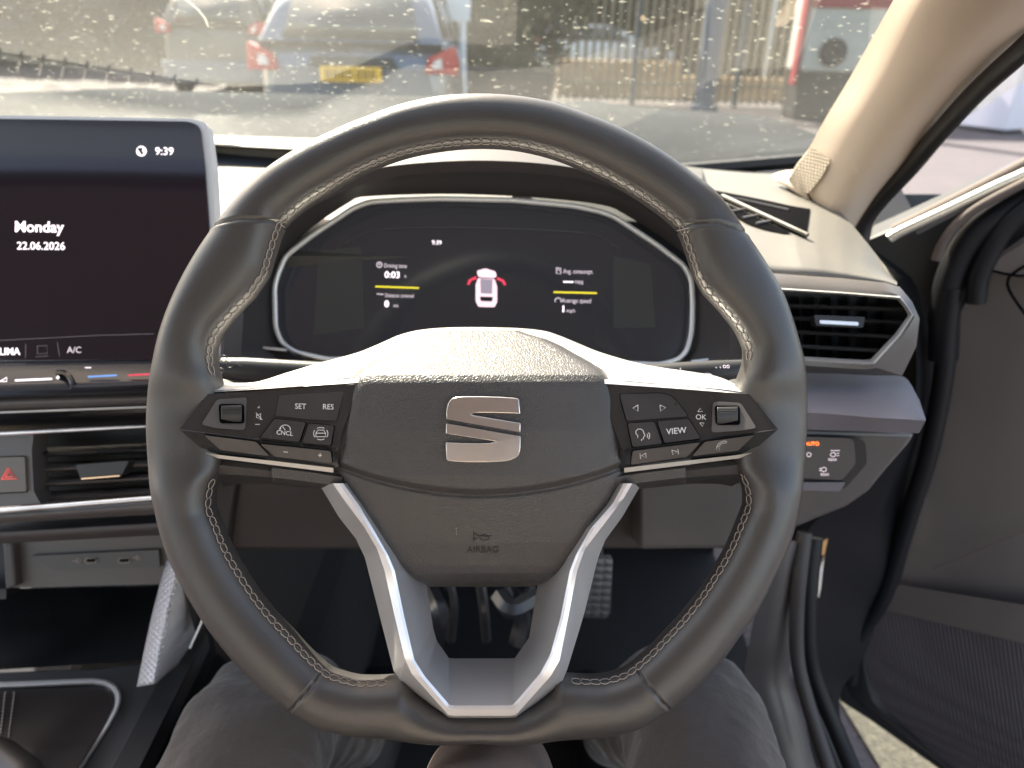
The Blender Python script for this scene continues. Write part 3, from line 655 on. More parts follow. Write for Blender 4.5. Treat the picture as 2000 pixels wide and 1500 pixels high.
    for q, z in ((T_, .000), ([(388,902),(430,908),(531,920),(612,929)], .0035), ([(398,925),(450,927),(531,933),(612,944)], .001), ([(425,940),(470,934),(531,939),(612,950)], -.008), ([(440,950),(480,944),(531,946),(612,954)], -.03)):
        rows.append([Wp(mx(a), b, z) for a, b in spl(q, 40)])
    rows = [[r[i] for i in range(0, 27)] for r in rows]; rows = [r for r in rows]
    loft('spoke_leather', rows, M['leather_side'], SW)
    rows = []
    for q, z in (([(531,909),(600,917),(664,926)], .002), ([(531,914),(600,922),(668,932)], .0055), ([(531,932),(600,940),(668,950)], .004), ([(530,940),(600,949),(668,957)], -.004), ([(530,946),(600,953),(668,960)], -.03)):
        rows.append([Wp(mx(a), b, z) for a, b in lin(q, 30)])
    loft('spoke_cover', rows, M['pad'], SW)
    # leather fillet that carries the rim into the spoke behind the pod
    rows = []
    for q, z in (([(380,760),(430,740),(470,752),(520,760)], -.020), ([(372,775),(400,765),(450,766),(520,772)], -.002), ([(352,838),(390,860),(430,880),(520,890)], -.002), ([(380,900),(420,925),(460,930),(520,925)], -.004), ([(400,935),(430,945),(470,945),(520,945)], -.022)):
        rows.append([Wp(mx(a), b, z) for a, b in spl(q, 30)])
    loft('spoke_web', rows, M['leather_side'], SW)
pod(True); pod(False)
# ---- lower silver spoke: a U with a front ridge, outer flank and a deep inner wall
def U(L, R): return L+R[::-1]
oL = [(626,950),(662,1010),(695,1052),(713,1090),(737,1185),(769,1311),(783,1330),(825,1364),(877,1404)]; oR = [(1250,950),(1215,1010),(1182,1055),(1168,1090),(1140,1202),(1108,1307),(1098,1332),(1055,1368),(1007,1404)]
r1L = [(650,944),(671,975),(712,1030),(737,1073),(751,1115),(770,1200),(790,1285),(804,1316),(877,1398)]; r1R = [(1235,944),(1217,975),(1175,1030),(1142,1073),(1127,1115),(1110,1205),(1093,1290),(1076,1320),(1006,1398)]
r2L = [(662,944),(690,985),(722,1033),(752,1082),(765,1115),(783,1202),(804,1290),(825,1325),(877,1385)]; r2R = [(1226,944),(1204,985),(1160,1033),(1131,1082),(1119,1115),(1101,1205),(1080,1280),(1060,1318),(1003,1385)]
r3L = [(670,944),(700,985),(730,1035),(758,1084),(771,1115),(789,1202),(809,1288),(829,1320),(879,1378)]; r3R = [(1218,944),(1196,985),(1153,1033),(1125,1084),(1113,1115),(1095,1205),(1075,1278),(1056,1314),(1001,1378)]
inL = [(740,944),(760,985),(790,1035),(815,1084),(826,1115),(837,1165),(846,1227),(853,1251),(877,1286)]; inR = [(1150,944),(1128,985),(1100,1033),(1070,1084),(1055,1115),(1046,1165),(1037,1225),(1033,1246),(1005,1286)]
def r1y(q): return [p[1] for p in q]
def urow(L, R, z, n=90):
    q = U(L, R); a = np.array(q, float)
    # parameter per vertex, so that the corner vertices of every row line up
    t = np.linspace(0, len(q)-1, n*2)
    return [Wp(np.interp(s, range(len(q)), a[:, 0]), np.interp(s, range(len(q)), a[:, 1]), z+(.0105*float(sst(1120, 1330, np.interp(s, range(len(q)), r1y(q)))) if z > -.02 else 0)) for s in t]
def floor_row(L, R, z0, z1):
    q = U(L, R); t = np.linspace(0, len(q)-1, 180); a = np.array(q, float); o_ = []
    for s in t:
        y = np.interp(s, range(len(q)), a[:, 1]); o_.append(Wp(np.interp(s, range(len(q)), a[:, 0]), y, z0+(z1-z0)*float(sst(1200, 1286, y))))
    return o_
rows = [urow(oL, oR, -.030), urow(oL, oR, -.006), urow(r1L, r1R, .0085), urow(r1L, r1R, .0092), urow(r2L, r2R, .0105), urow(r3L, r3R, .0095), urow(r3L, r3R, .0085), floor_row(inL, inR, -.034, -.020), floor_row(inL, inR, -.037, -.023)]
lo = loft('lower_spoke', rows, M['satin_soft'], SW, bevel=0)
# ---- column behind the wheel
rows = []
for r_, z in ((0, -.045), (86, -.045), (95, -.055), (100, -.09), (150, -.10), (165, -.18)):
    rows.append([P(945+r_*math.cos(a), 905-r_*math.sin(a)*1.15, D0-z) for a in np.linspace(0, 2*math.pi, 48, endpoint=False)])
loft('hub_back', rows, M['black'], SW, closed=True)
# ================================================================ INTERIOR STRUCTURE
PNUM = 0
DASH = thing('dashboard', tuple(P(900, 700, .75)), 'dark soft touch dashboard with a sunlit top, air vents and silver accent lines', 'dashboard')
# dash top: from the windscreen base to the front lip, cut out round the binnacle only where hidden
bx = [-600,-200,0,200,420,600,800,935,1100,1250,1372]
by = [250,253,256,260,265,270,277,284,296,313,329]
fy = [285,285,286,287,288,296,322,322,330,345,358]
rows = []
for t in np.linspace(0, 1, 7):
    rows.append([PZ(x, b*(1-t)+f_*t, 1.056-(.002 if t < 1 else .006)+.006*math.sin(math.pi*t)) for x, b, f_ in zip(bx, by, fy)])
rows.append([p+Vector((0, 0, -.018)) for p in rows[-1]])
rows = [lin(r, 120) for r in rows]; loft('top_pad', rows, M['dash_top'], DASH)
# windscreen-base grille strip along the back edge
dk = [PZ(x, y, 1.060) for x, y in zip(bx[:9], by[:9])]
# shaded gap and lower sunlit shelf on the passenger side
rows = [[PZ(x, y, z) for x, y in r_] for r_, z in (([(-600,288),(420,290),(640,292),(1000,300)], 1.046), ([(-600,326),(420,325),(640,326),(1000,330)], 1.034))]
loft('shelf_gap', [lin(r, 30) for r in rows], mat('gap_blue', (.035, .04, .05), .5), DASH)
rows = [[PZ(x, y, z) for x, y in ((-600, yy), (420, yy), (660, yy), (1000, yy+4))] for yy, z in ((326, 1.034), (380, 1.036), (440, 1.032), (500, 1.016), (560, .985), (640, .94), (720, .90))]
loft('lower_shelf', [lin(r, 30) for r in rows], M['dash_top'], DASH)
for x in list(range(-540, 400, 43))+[610, 650, 693, 736, 779, 822, 865]:
    loft('demister_fin', [[PZ(x, 290, 1.0455), PZ(x+14, 325, 1.0345)], [PZ(x, 290, 1.0455)+Vector((0, 0, .009)), PZ(x+14, 325, 1.0345)+Vector((0, 0, .006))]], M['grey_plastic'], DASH, solid=.003, smooth=False)
# right-hand pad over the side vent
bk = [(1340,326,.89),(1450,337,.87),(1545,343,.83),(1590,370,.78),(1640,412,.73),(1690,470,.67),(1725,515,.625),(1752,548,.590)]
md = [(1365,432,.73),(1450,440,.72),(1530,450,.70),(1600,468,.67),(1650,490,.65),(1690,512,.62),(1725,532,.60),(1752,551,.585)]
fr_ = [(1425,523,.623),(1450,525,.62),(1515,531,.61),(1580,534,.60),(1640,539,.595),(1690,544,.59),(1730,549,.585),(1752,554,.58)]
fr2 = [(x, y+4, d+.004) for x, y, d in fr_]
bz_ = ([1340,1545,1590,1640,1690,1725,1752],[1.056,1.056,1.053,1.047,1.038,1.029,1.021])
def spz(x, y): return float(np.interp(x, *bz_))-.001
rowz = []
for r, dz in ((bk, 0), (md, -.006), (fr_, None), (fr2, None)):
    rowz.append([P(*p) if dz is None else PZ(p[0], p[1], spz(p[0], p[1])+dz) for p in spl(r, 60)])
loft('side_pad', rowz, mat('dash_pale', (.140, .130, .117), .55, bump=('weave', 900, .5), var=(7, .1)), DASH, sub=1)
# band between pad and side vent, then the vent housing
hb = [(1440,528,.597),(1510,534,.595),(1640,543,.59),(1730,552,.583),(1757,560,.578),(1782,590,.572),(1796,622,.572),(1790,676,.578),(1762,734,.585),(1700,732,.59),(1573,727,.60),(1470,722,.60)]
hm = [(1440,546,.582),(1510,552,.58),(1640,559,.577),(1718,566,.572),(1748,574,.568),(1770,595,.566),(1786,618,.566),(1764,664,.572),(1712,718,.578),(1690,722,.58),(1573,714,.585),(1470,708,.585)]
vo = [(1440,556,.580),(1517,562,.578),(1640,570,.575),(1720,576,.570),(1757,578,.568),(1772,596,.567),(1785,616,.567),(1758,656,.572),(1708,711,.577),(1690,712,.579),(1566,705,.584),(1470,700,.586)]
vi = [(1440,562,.583),(1517,568,.581),(1640,575,.578),(1720,582,.573),(1752,585,.571),(1764,599,.570),(1774,616,.570),(1748,652,.575),(1700,702,.580),(1686,703,.582),(1566,696,.587),(1470,691,.588)]
vb = [(x, y, d+.035) for x, y, d in vi]
L3 = lambda r: [P(*p) for p in r]
loft('vent_housing', [L3(hb), L3(hm), L3(vo)], M['grey_plastic'], DASH, closed=False, smooth=True)
ve = build('side_vent', [P(*p) for p in vb], [tuple(range(len(vb)))], M['black'], DASH, smooth=False)
loft('vent_frame', [L3(vo), [p-FW*.002 for p in L3([(a*.5+b*.5, c*.5+d*.5, e-.001) for (a, c, e), (b, d, f_) in zip(vo, vi)])], L3(vi), L3(vb)], M['satin'], ve)
def slat(x0, y0, x1, y1, d0, d1, h=7, m='dark_plastic'):
    rows = [[P(x0, y0+dy, d0+dd), P(x1, y1+dy, d1+dd)] for dy, dd in ((-h*.2, .018), (-h*.5, .003), (0, 0), (h*.5, .002), (h*.7, .018))]
    return loft('slat', [lin(r, 12) for r in rows], M[m], ve)
for i, (ya, yb, xe) in enumerate(((597, 603, 1762), (620, 628, 1768), (645, 656, 1742), (672, 683, 1715))):
    slat(1445, ya-3, xe, yb+1, .592, .580, 7)
for x in (1535, 1560, 1590, 1622, 1655, 1690, 1720):
    loft('vane', [[P(x, 580, .60), P(x+4, 700, .604)], [P(x+6, 580, .615), P(x+10, 700, .62)]], M['dark_plastic'], ve)
plate('vent_tab', [(1590,615),(1690,619),(1686,640),(1594,636)], .580, .010, M['black'], ve, r=4)
plate('vent_tab_trim', [(1601,625),(1677,629),(1677,636),(1601,632)], .5785, .002, M['satin'], ve, r=3)
# ledge below the vent and lower right dash with the light switch panel
rows = [[(1250,722,.63),(1573,728,.63),(1700,733,.62),(1762,735,.61),(1780,752,.60)], [(1250,760,.585),(1573,770,.585),(1700,770,.578),(1775,768,.575),(1796,782,.575)], [(1250,788,.56),(1578,799,.56),(1700,809,.555),(1770,815,.552),(1808,819,.55)], [(1250,794,.558),(1578,806,.556),(1700,815,.55),(1770,819,.55),(1808,822,.55)], [(1250,828,.575),(1578,839,.57),(1700,843,.565),(1770,846,.565),(1795,846,.565)]]
loft('ledge', [[P(*p) for p in spl(r, 50)] for r in rows], M['dash_soft'], DASH)
low = [(1250,826),(1578,838),(1700,842),(1792,846),(1775,870),(1735,915),(1700,958),(1655,990),(1600,1012),(1520,1045),(1400,1072),(1250,1074)]
rows = []
plate('lower_panel', low, lambda x, y: .585+.00022*(y-840)+.0001*(1700-x)*.3, .06, M['grey_plastic'], DASH, bevel=.004)
dlp = lambda x, y: .580+.00022*(y-840)+.00003*(1700-x)
plate('recess_shade', [(1480,848),(1672,856),(1690,862),(1694,905),(1650,955),(1480,950)], lambda x, y: dlp(x, y), .004, M['dark_plastic'], DASH, r=10)  # dark plate: the recess shade round the light switch is put into its colour
LS = plate('light_switch', [(1480,850),(1660,856),(1668,862),(1672,905),(1645,938),(1480,930)], lambda x, y: dlp(x, y)-.003, .004, M['grey_plastic'], DASH, r=8)
plate('recess_lip', [(1480,940),(1560,942),(1652,942),(1640,960),(1480,956)], lambda x, y: dlp(x, y)-.004, .006, M['dash_soft'], DASH, r=4)
dd_ = lambda x, y: dlp(x, y)-.0033
text('auto_light', 'AUTO', 1586, 867, 7, 0, M['lit_orange'], LS, dfun=dd_, bold=.02)
strokes('lamp_icons', [circ(1627, 888, 5, 4), [(1634,886),(1639,885)], [(1634,890),(1639,890)], circ(1609, 917, 5, 4), [(1600,915),(1604,915)], [(1600,919),(1604,919)], circ(1580, 888, 4, 4), [(1622,880),(1640,880)]], .7, 0, M['lit_dim'], LS, dfun=dd_)
text('lettering', 'REAR', 1626, 898, 5, 0, M['lit_dim'], LS, dfun=dd_); text('lettering', 'REAR', 1611, 927, 5, 0, M['lit_dim'], LS, dfun=dd_)
# demister slot at the right end of the dash top
ddm = lambda x, y: .905-(y-335)*.00195+.0*(x)
from mathutils.bvhtree import BVHTree
bpy.context.view_layer.update(); dg_ = bpy.context.evaluated_depsgraph_get(); bv_ = []
for nm_ in ('top_pad', 'side_pad'):
    ob_ = bpy.data.objects[nm_].evaluated_get(dg_); me_ = ob_.to_mesh(); off_ = ROOTLOC[DASH]
    bv_.append(BVHTree.FromPolygons([v.co+off_ for v in me_.vertices], [tuple(p.vertices) for p in me_.polygons]))
def on_dash(x, y, up=.0008):
    best = None
    for t_ in bv_:
        h_ = t_.ray_cast(CAM, ray(x, y).normalized())
        if h_[0] is not None and (best is None or h_[3] < best[1]): best = (h_[0], h_[3])
    return (best[0] if best else PZ(x, y, 1.045))+Vector((0, 0, up))
def dslot(name, A, B, m, up, n=24, k=5):
    a_, b_ = spl(A, n), spl(B, n)
    return loft(name, [[on_dash(*(a_[i]*(1-t)+b_[i]*t), up) for i in range(n)] for t in np.linspace(0, 1, k)], m, DASH)
dv = dslot('demister_slot', [(1380,371),(1440,382),(1500,394),(1545,404),(1582,410)], [(1400,388),(1450,410),(1500,434),(1545,456),(1574,466)], M['gap'], .0012)
dslot('demister_grille', [(1420,400),(1460,418),(1500,437),(1545,458)], [(1432,424),(1462,440),(1492,450),(1530,458)], M['gap'], .0012)
tubes('demister_trim', [[on_dash(x, y, .004) for x, y in lin([(1410,390),(1490,428),(1576,468)], 24)]], .0020, M['dash_top'], dv)
for x, y in ((1424,418),(1450,430),(1476,441)):
    tubes('demister_slat', [[on_dash(x, y, .002), on_dash(x+34, y-6, .002)]], .0015, M['grey_plastic'], dv)
tubes('demister_slat', [[on_dash(x, y, .002) for x, y in ((1400,386),(1450,394),(1500,405),(1540,414))]], .0013, M['dark_plastic'], dv)
# knee panel under the column, with a slanting left cheek
kp = [(430,930),(700,930),(1180,935),(1560,930),(1560,1000),(1480,1068),(1180,1074),(1150,1072),(720,1070),(440,1072)]
plate('knee_panel', [(440,860),(1500,860),(1560,930),(1560,1010),(1480,1072),(440,1074)], lambda x, y: .66+.00025*(y-930), .03, M['dash_brown'], DASH, bevel=.004)
plate('knee_cheek', [(395,700),(500,700),(440,1100),(392,1190),(380,1240),(330,1060),(330,720)], lambda x, y: .655+.0002*(y-930), .02, M['dark_plastic'], DASH, bevel=.003)
plate('column_shroud', [(700,690),(1180,690),(1210,860),(1160,960),(1080,1060),(820,1060),(720,960),(670,860)], lambda x, y: .55+.0004*abs(x-940), .12, M['dark_plastic'], DASH, r=40, bevel=.006)
# ---- binnacle hood
lipx = [(430,720),(436,640),(448,560),(480,480),(530,420),(590,375),(660,345),(740,325),(830,315),(938,311),(1050,316),(1150,330),(1240,352),(1320,385),(1390,440),(1440,520),(1462,600),(1470,680),(1470,740)]
mid_ = [(470,715),(474,640),(482,570),(510,500),(560,440),(620,398),(690,367),(770,346),(850,338),(938,335),(1040,339),(1140,352),(1220,374),(1290,410),(1350,460),(1400,530),(1420,600),(1425,680),(1420,730)]
ringo = [(610,712),(556,692),(534,645),(532,545),(548,505),(598,453),(684,394),(716,384),(860,379),(1000,383),(1124,393),(1186,403),(1212,414),(1290,462),(1346,507),(1356,548),(1357,640),(1348,690),(1320,712)]
back_ = [(x, y-6) for x, y in lipx]
def top3(pts, d, n=120): return [P(x, y, d) for x, y in spl(pts, n)]
R0 = [p+Vector((0, .10, 0.004)) for p in top3(lipx, .64)]
loft('binnacle_hood', [R0, top3(lipx, .612), top3([(x*.9+x2*.1, y*.9+y2*.1) for (x, y), (x2, y2) in zip(lipx, mid_)], .603), top3(mid_, .612), top3(mid_, .618), top3(ringo, .655)], M['dash_brown'], DASH)
# ---- left: climate shelf, trims, centre vents, nook
def band(name, ya, yb, da, db, m, bulge=0.0, parent=DASH, x0=-120, x1=352, n=10, **kw):
    """strip between two slanting pixel lines given as (y at x=0, y at x=300)"""
    f0 = lambda x: ya[0]+(ya[1]-ya[0])*x/300; f1 = lambda x: yb[0]+(yb[1]-yb[0])*x/300; rows = []
    for t in np.linspace(0, 1, n):
        rows.append([P(x, f0(x)*(1-t)+f1(x)*t, da*(1-t)+db*t-bulge*math.sin(math.pi*t)) for x in np.linspace(x0, x1, 24)])
    return loft(name, rows, m, parent, **kw)
band('shelf_nose', (777,768), (804,793), .605, .612, M['grey_plastic'], .006)
band('trim_line', (803,792), (808,797), .607, .607, M['satin'], .001)
band('recess_band', (806,795), (842,828), .640, .610, M['dark_plastic'], -.006)
band('accent_strip', (843,829), (852,836), .602, .602, M['chrome'], .0015)
cv = band('centre_vent', (848,834), (990,972), .66, .66, M['black'], 0)
tag(cv, 'black centre vent opening with four slats')
band('accent_strip', (992,968), (1003,979), .604, .604, M['chrome'], .0015)
band('under_band', (1002,979), (1022,1005), .612, .618, M['grey_plastic'], .004)
band('under_band', (1022,1005), (1046,1027), .640, .625, M['dark_plastic'], -.002)
band('under_band', (1040,1022), (1062,1046), .618, .628, M['dash_brown'], .004)
for i, (ya, yb) in enumerate(((887,876),(917,904),(946,930),(974,957))):
    rows = [[P(x, y_+dy, .620+dd) for x, y_ in ((80, ya), (352, yb))] for dy, dd in ((-14, .03), (-6, .004), (-1, 0), (2.5, .001), (6, .012))]
    loft('slat', [lin(r, 12) for r in rows], M['grey_plastic'] if i else M['dark_plastic'], cv)
tb = plate('vent_tab', [(147,908),(252,900),(236,931),(158,937)], .606, .012, M['dark_plastic'], cv, r=5, bevel=.001)
tubes('tab_edge', [[P(160, 935, .6045), P(235, 929, .6045)]], .0011, mat('copper_edge', (.8, .5, .3), .25, metal=1), cv)
hz = plate('hazard_surround', [(-60,851),(66,846),(62,880),(66,960),(80,985),(-60,992)], .607, .02, M['grey_plastic'], DASH, r=3, bevel=.002)
plate('hazard_gap', [(-40,893),(50,890),(54,962),(-40,966)], .6065, .002, M['gap'], hz, r=4, bevel=0)
hb_ = plate('hazard_button', [(-40,895),(48,892),(51,960),(-40,964)], .6045, .004, mat('hazard_face', (.13, .115, .10), .4), hz, r=4, bevel=.0012)
strokes('hazard_triangle', [[(3,936),(33,935),(16,914),(3,936)], [(10,932),(25,931),(16.5,921),(10,932)]], 1.1, .6042, M['hazard'], hz)
# nook with sockets
nk = plate('storage_back', [(5,1058),(345,1040),(345,1140),(25,1148)], lambda x, y: .70, .01, mat('nook_brown', (.085, .075, .068), .5, var=(10, .1)), DASH, r=3, bevel=.002)
plate('socket_panel', [(60,1086),(310,1074),(312,1108),(105,1113)], .695, .004, M['dash'], nk, r=3, bevel=.001)
for x in (177, 242):
    strokes('usb_socket', [[(x-9,1091),(x+9,1090),(x+12,1094),(x+9,1099),(x-9,1100),(x-12,1096),(x-9,1091)]], .8, .694, M['thread'], nk)
    plate('usb_hole', [(x-7,1093),(x+8,1092),(x+8,1096),(x-7,1097)], .6925, .001, M['gap'], nk, bevel=0)
strokes('usb_symbol', [[(141,1096),(160,1095)], [(147,1096),(151,1091),(156,1091)], [(149,1096),(153,1100),(157,1099)], [(258,1090),(277,1089)], [(264,1090),(268,1085),(272,1085)], [(266,1090),(270,1094),(274,1093)]], .7, .694, M['thread'], nk)
plate('nook_side', [(5,1060),(24,1062),(30,1146),(10,1152)], .69, .10, M['dash_brown'], DASH, bevel=.002)
plate('side_fill', [(-260,1040),(12,1040),(12,1170),(-260,1180)], .73, .02, M['black'], DASH, bevel=0)  # added black plate that stops outside light leaking past the nook
loft('nook_cavity', [[P(x, 1150-x*.02, .70) for x in (-200, 100, 345)], [P(x, 1150-x*.02, .86) for x in (-200, 100, 345)], [PZ(x, 1308-(x/345)*22, .612) for x in (-200, 100, 345)]], M['black'], DASH)

# ================================================================ INSTRUMENT CLUSTER
CL = thing('instrument_cluster', tuple(P(940, 640, .66)), 'silver outlined instrument display with a small car drawing, seen through the steering wheel', 'instrument display')
ringp = [(640,702),(576,688),(550,670),(538,640),(536,560),(543,535),(558,500),(608,461),(690,406),(722,394),(790,390),(860,388),(1000,391),(1120,402),(1172,413),(1200,423),(1280,476),(1336,518),(1351,548),(1353,600),(1351,650),(1342,685),(1326,702),(1290,712),(1180,708),(900,700)]
rp = rounded(ringp, 12, 6); rp = [tuple(a) for a in lin(rp, 240, True)]
tubes('silver_ring', [[P(x, y, .650) for x, y in rp]], .0024, mat('ring_silver', (.86, .83, .79), .24, metal=.35), CL, seg=12, closed=True)
build('display_glass', [P(x, y, .664) for x, y in rp], [tuple(range(len(rp)))], M['cluster_glass'], CL, smooth=False)
inner = [(700,470),(735,447),(860,443),(1120,452),(1160,462),(1195,476)]
tubes('inner_edge', [[P(x, y, .6625) for x, y in spl([(660,485),(700,462),(740,449),(860,444),(1000,447),(1140,455),(1180,468),(1210,486)], 60)]], .0006, M['grey_plastic'], CL)
plate('screen_side', [(622,490),(706,482),(712,640),(612,655)], .6635, .0005, mat('side_grey', (.020, .021, .022), .13, emis=(.03, .032, .032), estr=.12), CL, bevel=0)
plate('screen_side', [(1198,500),(1272,515),(1280,640),(1198,640)], .6635, .0005, mat('side_grey', (.02, .02, .02), .13), CL, bevel=0)
dC = .6628
def ct(s, x, y, h, m='lit_dim', **k): return text('readout', s, x, y, h, dC, M[m], CL, rot=-.02, **k)
ct('9:39', 853, 474, 8, 'lit_white')
ct('Driving time', 750, 519, 8, align='LEFT', sx=.78); ct('0:03', 751, 537, 12.5, 'lit_white', align='LEFT', bold=.008); ct('h', 790, 540, 6, align='LEFT')
ct('Distance covered', 752, 577, 7.5, align='LEFT', sx=.74); ct('0', 751, 594, 12, 'lit_white', align='LEFT', bold=.03); ct('mi', 768, 597, 7, align='LEFT')
ct('Avg. consumpt.', 1100, 530, 8.5, align='LEFT', sx=.78); ct('---', 1100, 549, 12, 'lit_white', align='LEFT', bold=.03, sx=1.2); ct('mpg', 1122, 550, 7, align='LEFT')
ct('Average speed', 1097, 587, 8.5, align='LEFT', sx=.80); ct('1', 1096, 604, 12, 'lit_white', align='LEFT', bold=.03); ct('mph', 1106, 607, 7, align='LEFT')
plate('divider', [(733,558),(818,561),(818,564),(733,561)], dC, .0003, M['lit_yellow'], CL, bevel=0)
plate('divider', [(1081,569),(1166,571),(1166,574),(1081,572)], dC, .0003, M['lit_yellow'], CL, bevel=0)
strokes('readout_icons', [circ(741, 517, 5), [(741,514),(741,518)], circ(1090, 587, 6, 5, 14, -30, 210), [(1087,523),(1095,524),(1095,535),(1087,534),(1087,523)], [(736,574),(749,575)], [(1089,527),(1093,527)]], .9, dC, M['lit_dim'], CL)
cb = plate('car_drawing', rounded([(931,529),(948,524),(968,530),(970,540),(965,543),(934,541)], 4), dC, .0004, M['lit_pink'], CL, r=3, bevel=0)
plate('car_drawing_body', rounded([(934,543),(966,545),(971,560),(971,590),(966,600),(934,599),(929,588),(929,556)], 3), dC, .0004, M['lit_pink'], CL, r=3, bevel=0)
plate('car_drawing_roof', [(938,544),(962,546),(961,574),(939,573)], dC-.0006, .0003, mat('roof_grey', (.12, .11, .13), .4, emis=(.12, .1, .12), estr=.5), CL, r=2, bevel=0)
plate('car_drawing_glass', [(937,579),(963,580),(961,589),(939,588)], dC-.0006, .0003, M['black'], CL, r=2, bevel=0)
for pts in ([(930,539),(915,546),(912,556),(917,556),(921,548),(931,545)], [(971,541),(985,547),(989,557),(984,557),(980,550),(970,546)]):
    plate('open_door_drawing', pts, dC, .0004, M['lit_red'], CL, bevel=0)
# lower trim with stalks
plate('lower_trim', [(436,676),(560,682),(600,712),(640,760),(436,760)], .640, .01, M['panel_glass'], DASH, r=4)
tubes('trim_line', [[P(430, 674, .636), P(500, 678, .636), P(560, 684, .638)]], .0014, M['satin'], DASH)
plate('lower_trim', [(1452,702),(1380,700),(1340,712),(1290,760),(1452,770)], .640, .01, M['panel_glass'], DASH, r=4)
tubes('trim_line', [[P(1350, 706, .636), P(1400, 700, .636), P(1455, 700, .636)]], .0012, M['satin'], DASH)
def stalk(pts, label, icons):
    t_ = thing('control_stalk', tuple(P(*pts[0])), label, 'stalk')
    tube('lever', [P(*p) for p in pts], .008, M['dark_plastic'], t_, rads=[.010, .009, .0085, .007][:len(pts)], seg=14, flat=.7)
    return t_
s1 = stalk([(760,740,.52),(600,730,.515),(480,722,.51),(432,718,.51)], 'dark wiper stalk reaching left behind the steering wheel', 0)
strokes('stalk_icons', [circ(437, 700, 6), circ(449, 712, 6), [(462,708),(470,716)], circ(432, 724, 5)], .8, .500, M['grey_plastic'], s1)
s2 = stalk([(1130,745,.52),(1280,735,.515),(1390,728,.51),(1452,722,.51)], 'dark indicator stalk reaching right behind the steering wheel', 0)
strokes('stalk_icons', [[(1398,717),(1400,719)], [(1406,716),(1408,719)], circ(1415, 716, 2.5), circ(1422, 716, 2.5), circ(1382, 733, 8, 3, 12, 0, 180), [(1329,718),(1329,723)]], .8, .500, M['lit_dim'], s2)

# ================================================================ TOUCHSCREEN
TS = thing('touchscreen', tuple(P(150, 700, .64)), 'dark upright touchscreen with a pale rounded frame showing the date, left of the steering wheel', 'touchscreen')
so_ = rounded([(-420,217),(374,232),(404,240),(416,330),(424,470),(432,712),(-420,716)], [4, 4, 10, 0, 0, 4, 4], 6)
plate('casing', so_, .622, .012, mat('screen_case', (.62, .61, .62), .4), TS, bevel=.0052)
si = rounded([(-420,226),(368,237),(390,246),(400,330),(410,470),(420,702),(-420,706)], [4, 22, 12, 0, 0, 4, 4], 6)
plate('glass', si, .6195, .002, M['screen_glass'], TS, bevel=.0003)
dT = .6192
def tt(s, x, y, h, m='lit_white', **k): return text('screen_text', s, x, y, h, dT, M[m], TS, **k)
tt('9:39', 321, 296, 15, bold=.002, rot=-.01); tt('Monday', 76, 444, 21, bold=.012, rot=-.01); tt('22.06.2026', 80, 481, 15, bold=.0, rot=-.01, sx=1.0)
tt('CLIMA', 39, 687, 14, align='RIGHT', bold=.008, sx=.92); tt('A/C', 145, 684, 12, 'lit_dim')
plate('globe_icon', circ(276, 295, 10, 10, 24)[:-1], dT, .0003, M['lit_white'], TS, bevel=0)
plate('globe_continent', [(270,288),(279,289),(277,294),(281,299),(276,303),(273,297),(269,293)], dT-.0006, .0003, M['black'], TS, bevel=0)
strokes('screen_lines', [[(-200,668),(0,665),(190,655),(300,652)], [(50,672),(50,700)], [(112,668),(116,696)], [(73,676),(92,675),(92,690),(73,691),(73,676)], [(70,697),(94,695)]], .35, dT, mat('lit_faint', (.08, .07, .08), .5, emis=(.3, .27, .3), estr=.12), TS)
# glossy slider shelf under the screen
rows = []
for ya, yb, d in ((706,703,.620),(716,712,.612),(746,741,.604),(757,750,.598),(764,757,.594),(772,764,.594),(779,770,.600),(781,772,.612)):
    rows.append([P(x, ya+(yb-ya)*x/300, d) for x in np.linspace(-200, 352, 40)])
sh = loft('slider_shelf', rows, M['panel_glass'], TS)
tubes('slider_hook', [[P(*p) for p in spl([(112,728,.6065),(126,728,.603),(136,736,.600),(144,750,.596),(160,757,.5945),(352,748,.5945)], 40)]], .0022, M['panel_glass'], TS)
for nm, x0, y0, x1, y1, m_ in (('volume_bar', 30, 743, 101, 740, 'lit_white'), ('cold_bar', 172, 736, 228, 733, 'lit_blue'), ('warm_bar', 251, 733, 352, 728, 'lit_red')):
    tubes(nm, [[P(x0, y0, .6035), P(x1, y1, .6035)]], .0007, M[m_], TS)
text('slider_symbol', '+', 113, 738, 9, .6035, M['lit_white'], TS, bold=.03)
strokes('slider_symbols', [[(0,745),(13,745),(13,737),(0,745)], [(166,718),(178,718)], [(166,752),(176,754)], [(166,769),(172,769)]], .7, .602, M['lit_white'], TS)
# ================================================================ CENTRE CONSOLE
CO = thing('centre_console', tuple(PZ(150, 1400, .60)), 'dark centre console with a silver framed leather gaiter, lower left of the steering wheel', 'console')
ZC = .620
ctop = [(-300,1318),(0,1310),(200,1302),(285,1292),(352,1270),(392,1215),(404,1225),(268,1500),(120,1800),(-300,1800)]
def hplate(name, pts, z, th, m, parent, r=0, bevel=.001):
    pts = rounded(pts, r) if r else pts; n = len(pts); V = [PZ(x, y, z) for x, y in pts]; V += [v-Vector((0, 0, th)) for v in V]
    return build(name, V, [tuple(range(n)), tuple(range(2*n-1, n-1, -1))]+[(i, (i+1) % n, n+(i+1) % n, n+i) for i in range(n)], m, parent, bevel=bevel)
hplate('top_surface', ctop, ZC, .03, mat('console_grey', (.062, .062, .066), .42, bump=('noise', 900, .15), var=(9, .1)), CO, bevel=.004)
hplate('side_strip', [(330,1290),(395,1222),(405,1232),(262,1520),(205,1520)], ZC+.003, .004, M['dark_plastic'], CO, bevel=.001)
